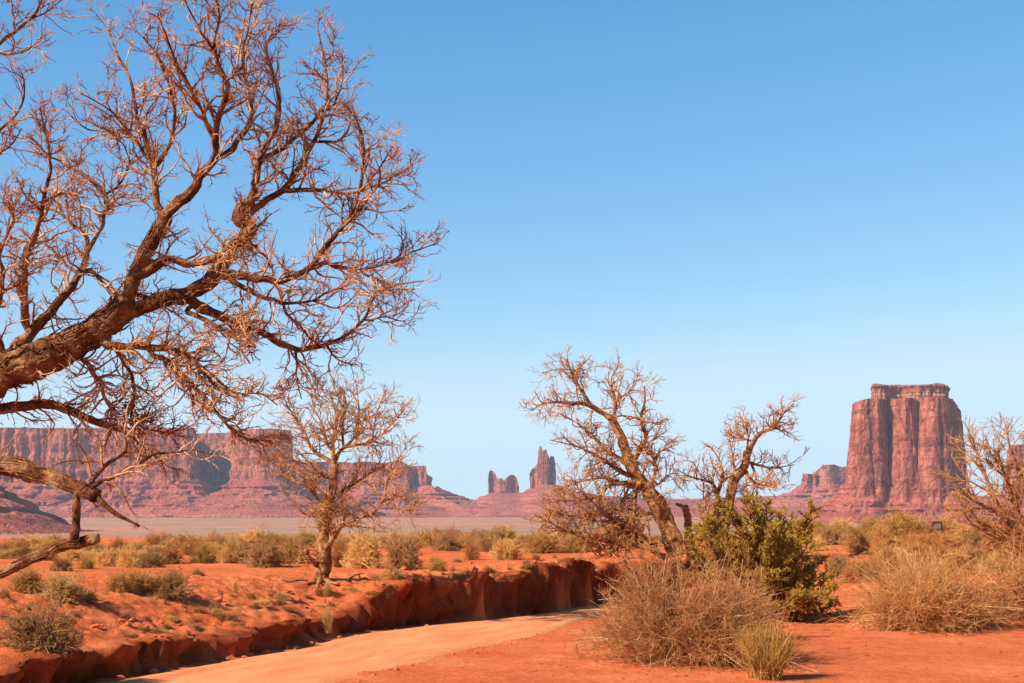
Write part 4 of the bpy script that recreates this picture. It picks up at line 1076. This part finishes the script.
# small dark box on its base, on the right rise
def box(name, c, s_, mat, parent, bev=0.01):
    x, y, z = s_[0]/2, s_[1]/2, s_[2]/2
    import bmesh
    bm = bmesh.new(); bmesh.ops.create_cube(bm, size=1.0)
    for v in bm.verts: v.co = Vector((v.co.x*s_[0]+c[0], v.co.y*s_[1]+c[1], v.co.z*s_[2]+c[2]))
    if bev: bmesh.ops.bevel(bm, geom=bm.edges[:], offset=bev, segments=2, affect='EDGES')
    me = bpy.data.meshes.new(name); bm.to_mesh(me); bm.free(); me.materials.append(mat)
    return link(bpy.data.objects.new(name, me), parent)
M_dark = plain_mat('dark_charred_metal', (0.03, 0.018, 0.012), (0.07, 0.04, 0.025), 6, 0)
M_panel = plain_mat('faded_panel', (0.14, 0.10, 0.07), (0.22, 0.16, 0.11), 6, 0)
M_base = plain_mat('brown_stone_base', (0.22, 0.10, 0.06), (0.34, 0.17, 0.10), 8, 0)
bxx, bdd, bzz = hit(937, 537, d1=75)
q = bdd/F
kb = empty('marker_box', (bxx, bdd, bzz-0.02), 'small dark square box on a brown base on the rise below the great butte', 'box')
htot = 15*q+0.02
box('base', (0, 0, 7*q*.5), (9.5*q, 8*q, 7*q), M_base, kb, 0.03)
box('housing', (0, 0, 7*q+4.6*q), (9*q, 7*q, 9*q), M_dark, kb, 0.012)
box('panel', (0, -3.5*q-0.012, 7*q+4.4*q), (6*q, 0.03, 5.2*q), M_panel, kb, 0.006)

# two far-off white vans on the valley floor
M_white = plain_mat('white_paint', (0.78, 0.78, 0.78), (0.82, 0.82, 0.82), 1, 0)
M_glass = plain_mat('dark_glass', (0.03, 0.04, 0.05), (0.05, 0.06, 0.07), 1, 0)
M_tyre = plain_mat('tyre_rubber', (0.02, 0.02, 0.02), (0.03, 0.03, 0.03), 1, 0)
def van(px, D_, rot, label):
    X = (px-CX)/F*D_; zg = float(ground_z(np.array([X]), np.array([D_]))[0])
    r = empty('van', (X, D_, zg), label, 'van'); r.rotation_euler = (0, 0, rot)
    prof = [(-2.6, .35), (2.5, .35), (2.6, .9), (2.1, 1.1), (1.6, 1.95), (1.3, 2.1), (-2.5, 2.1), (-2.6, 1.9)]
    nP = len(prof); V = np.array([[x, s2*0.95, z] for s2 in (-1, 1) for x, z in prof])
    Fs = [np.array([list(range(nP))]), np.array([list(range(2*nP-1, nP-1, -1))]), np.array([[i, i+nP, (i+1) % nP+nP, (i+1) % nP] for i in range(nP)])]
    obj('body', V, Fs, M_white, r, False)
    for sgn in (-1, 1):
        box('window', (-.1, sgn*.955, 1.62), (2.9, .02, .5), M_glass, r, 0)
        for wx in (-1.7, 1.7):
            a_ = np.linspace(0, 2*math.pi, 16, endpoint=False)
            P = np.array([[wx, sgn*.78, .34], [wx, sgn*.98, .34]])
            V, fs = tubes(P[None], np.array([[.34, .34]]), 16, 0, caps=True); obj('wheel', V, fs, M_tyre, r)
van(207.5, 980, 0.5, 'tiny far-off white van left of the yellow bush, the left of two')
van(215, 1010, 1.1, 'tiny far-off white van left of the yellow bush, the right of two')

print('objects', len(bpy.data.objects), 'verts', sum(len(m.vertices) for m in bpy.data.meshes))
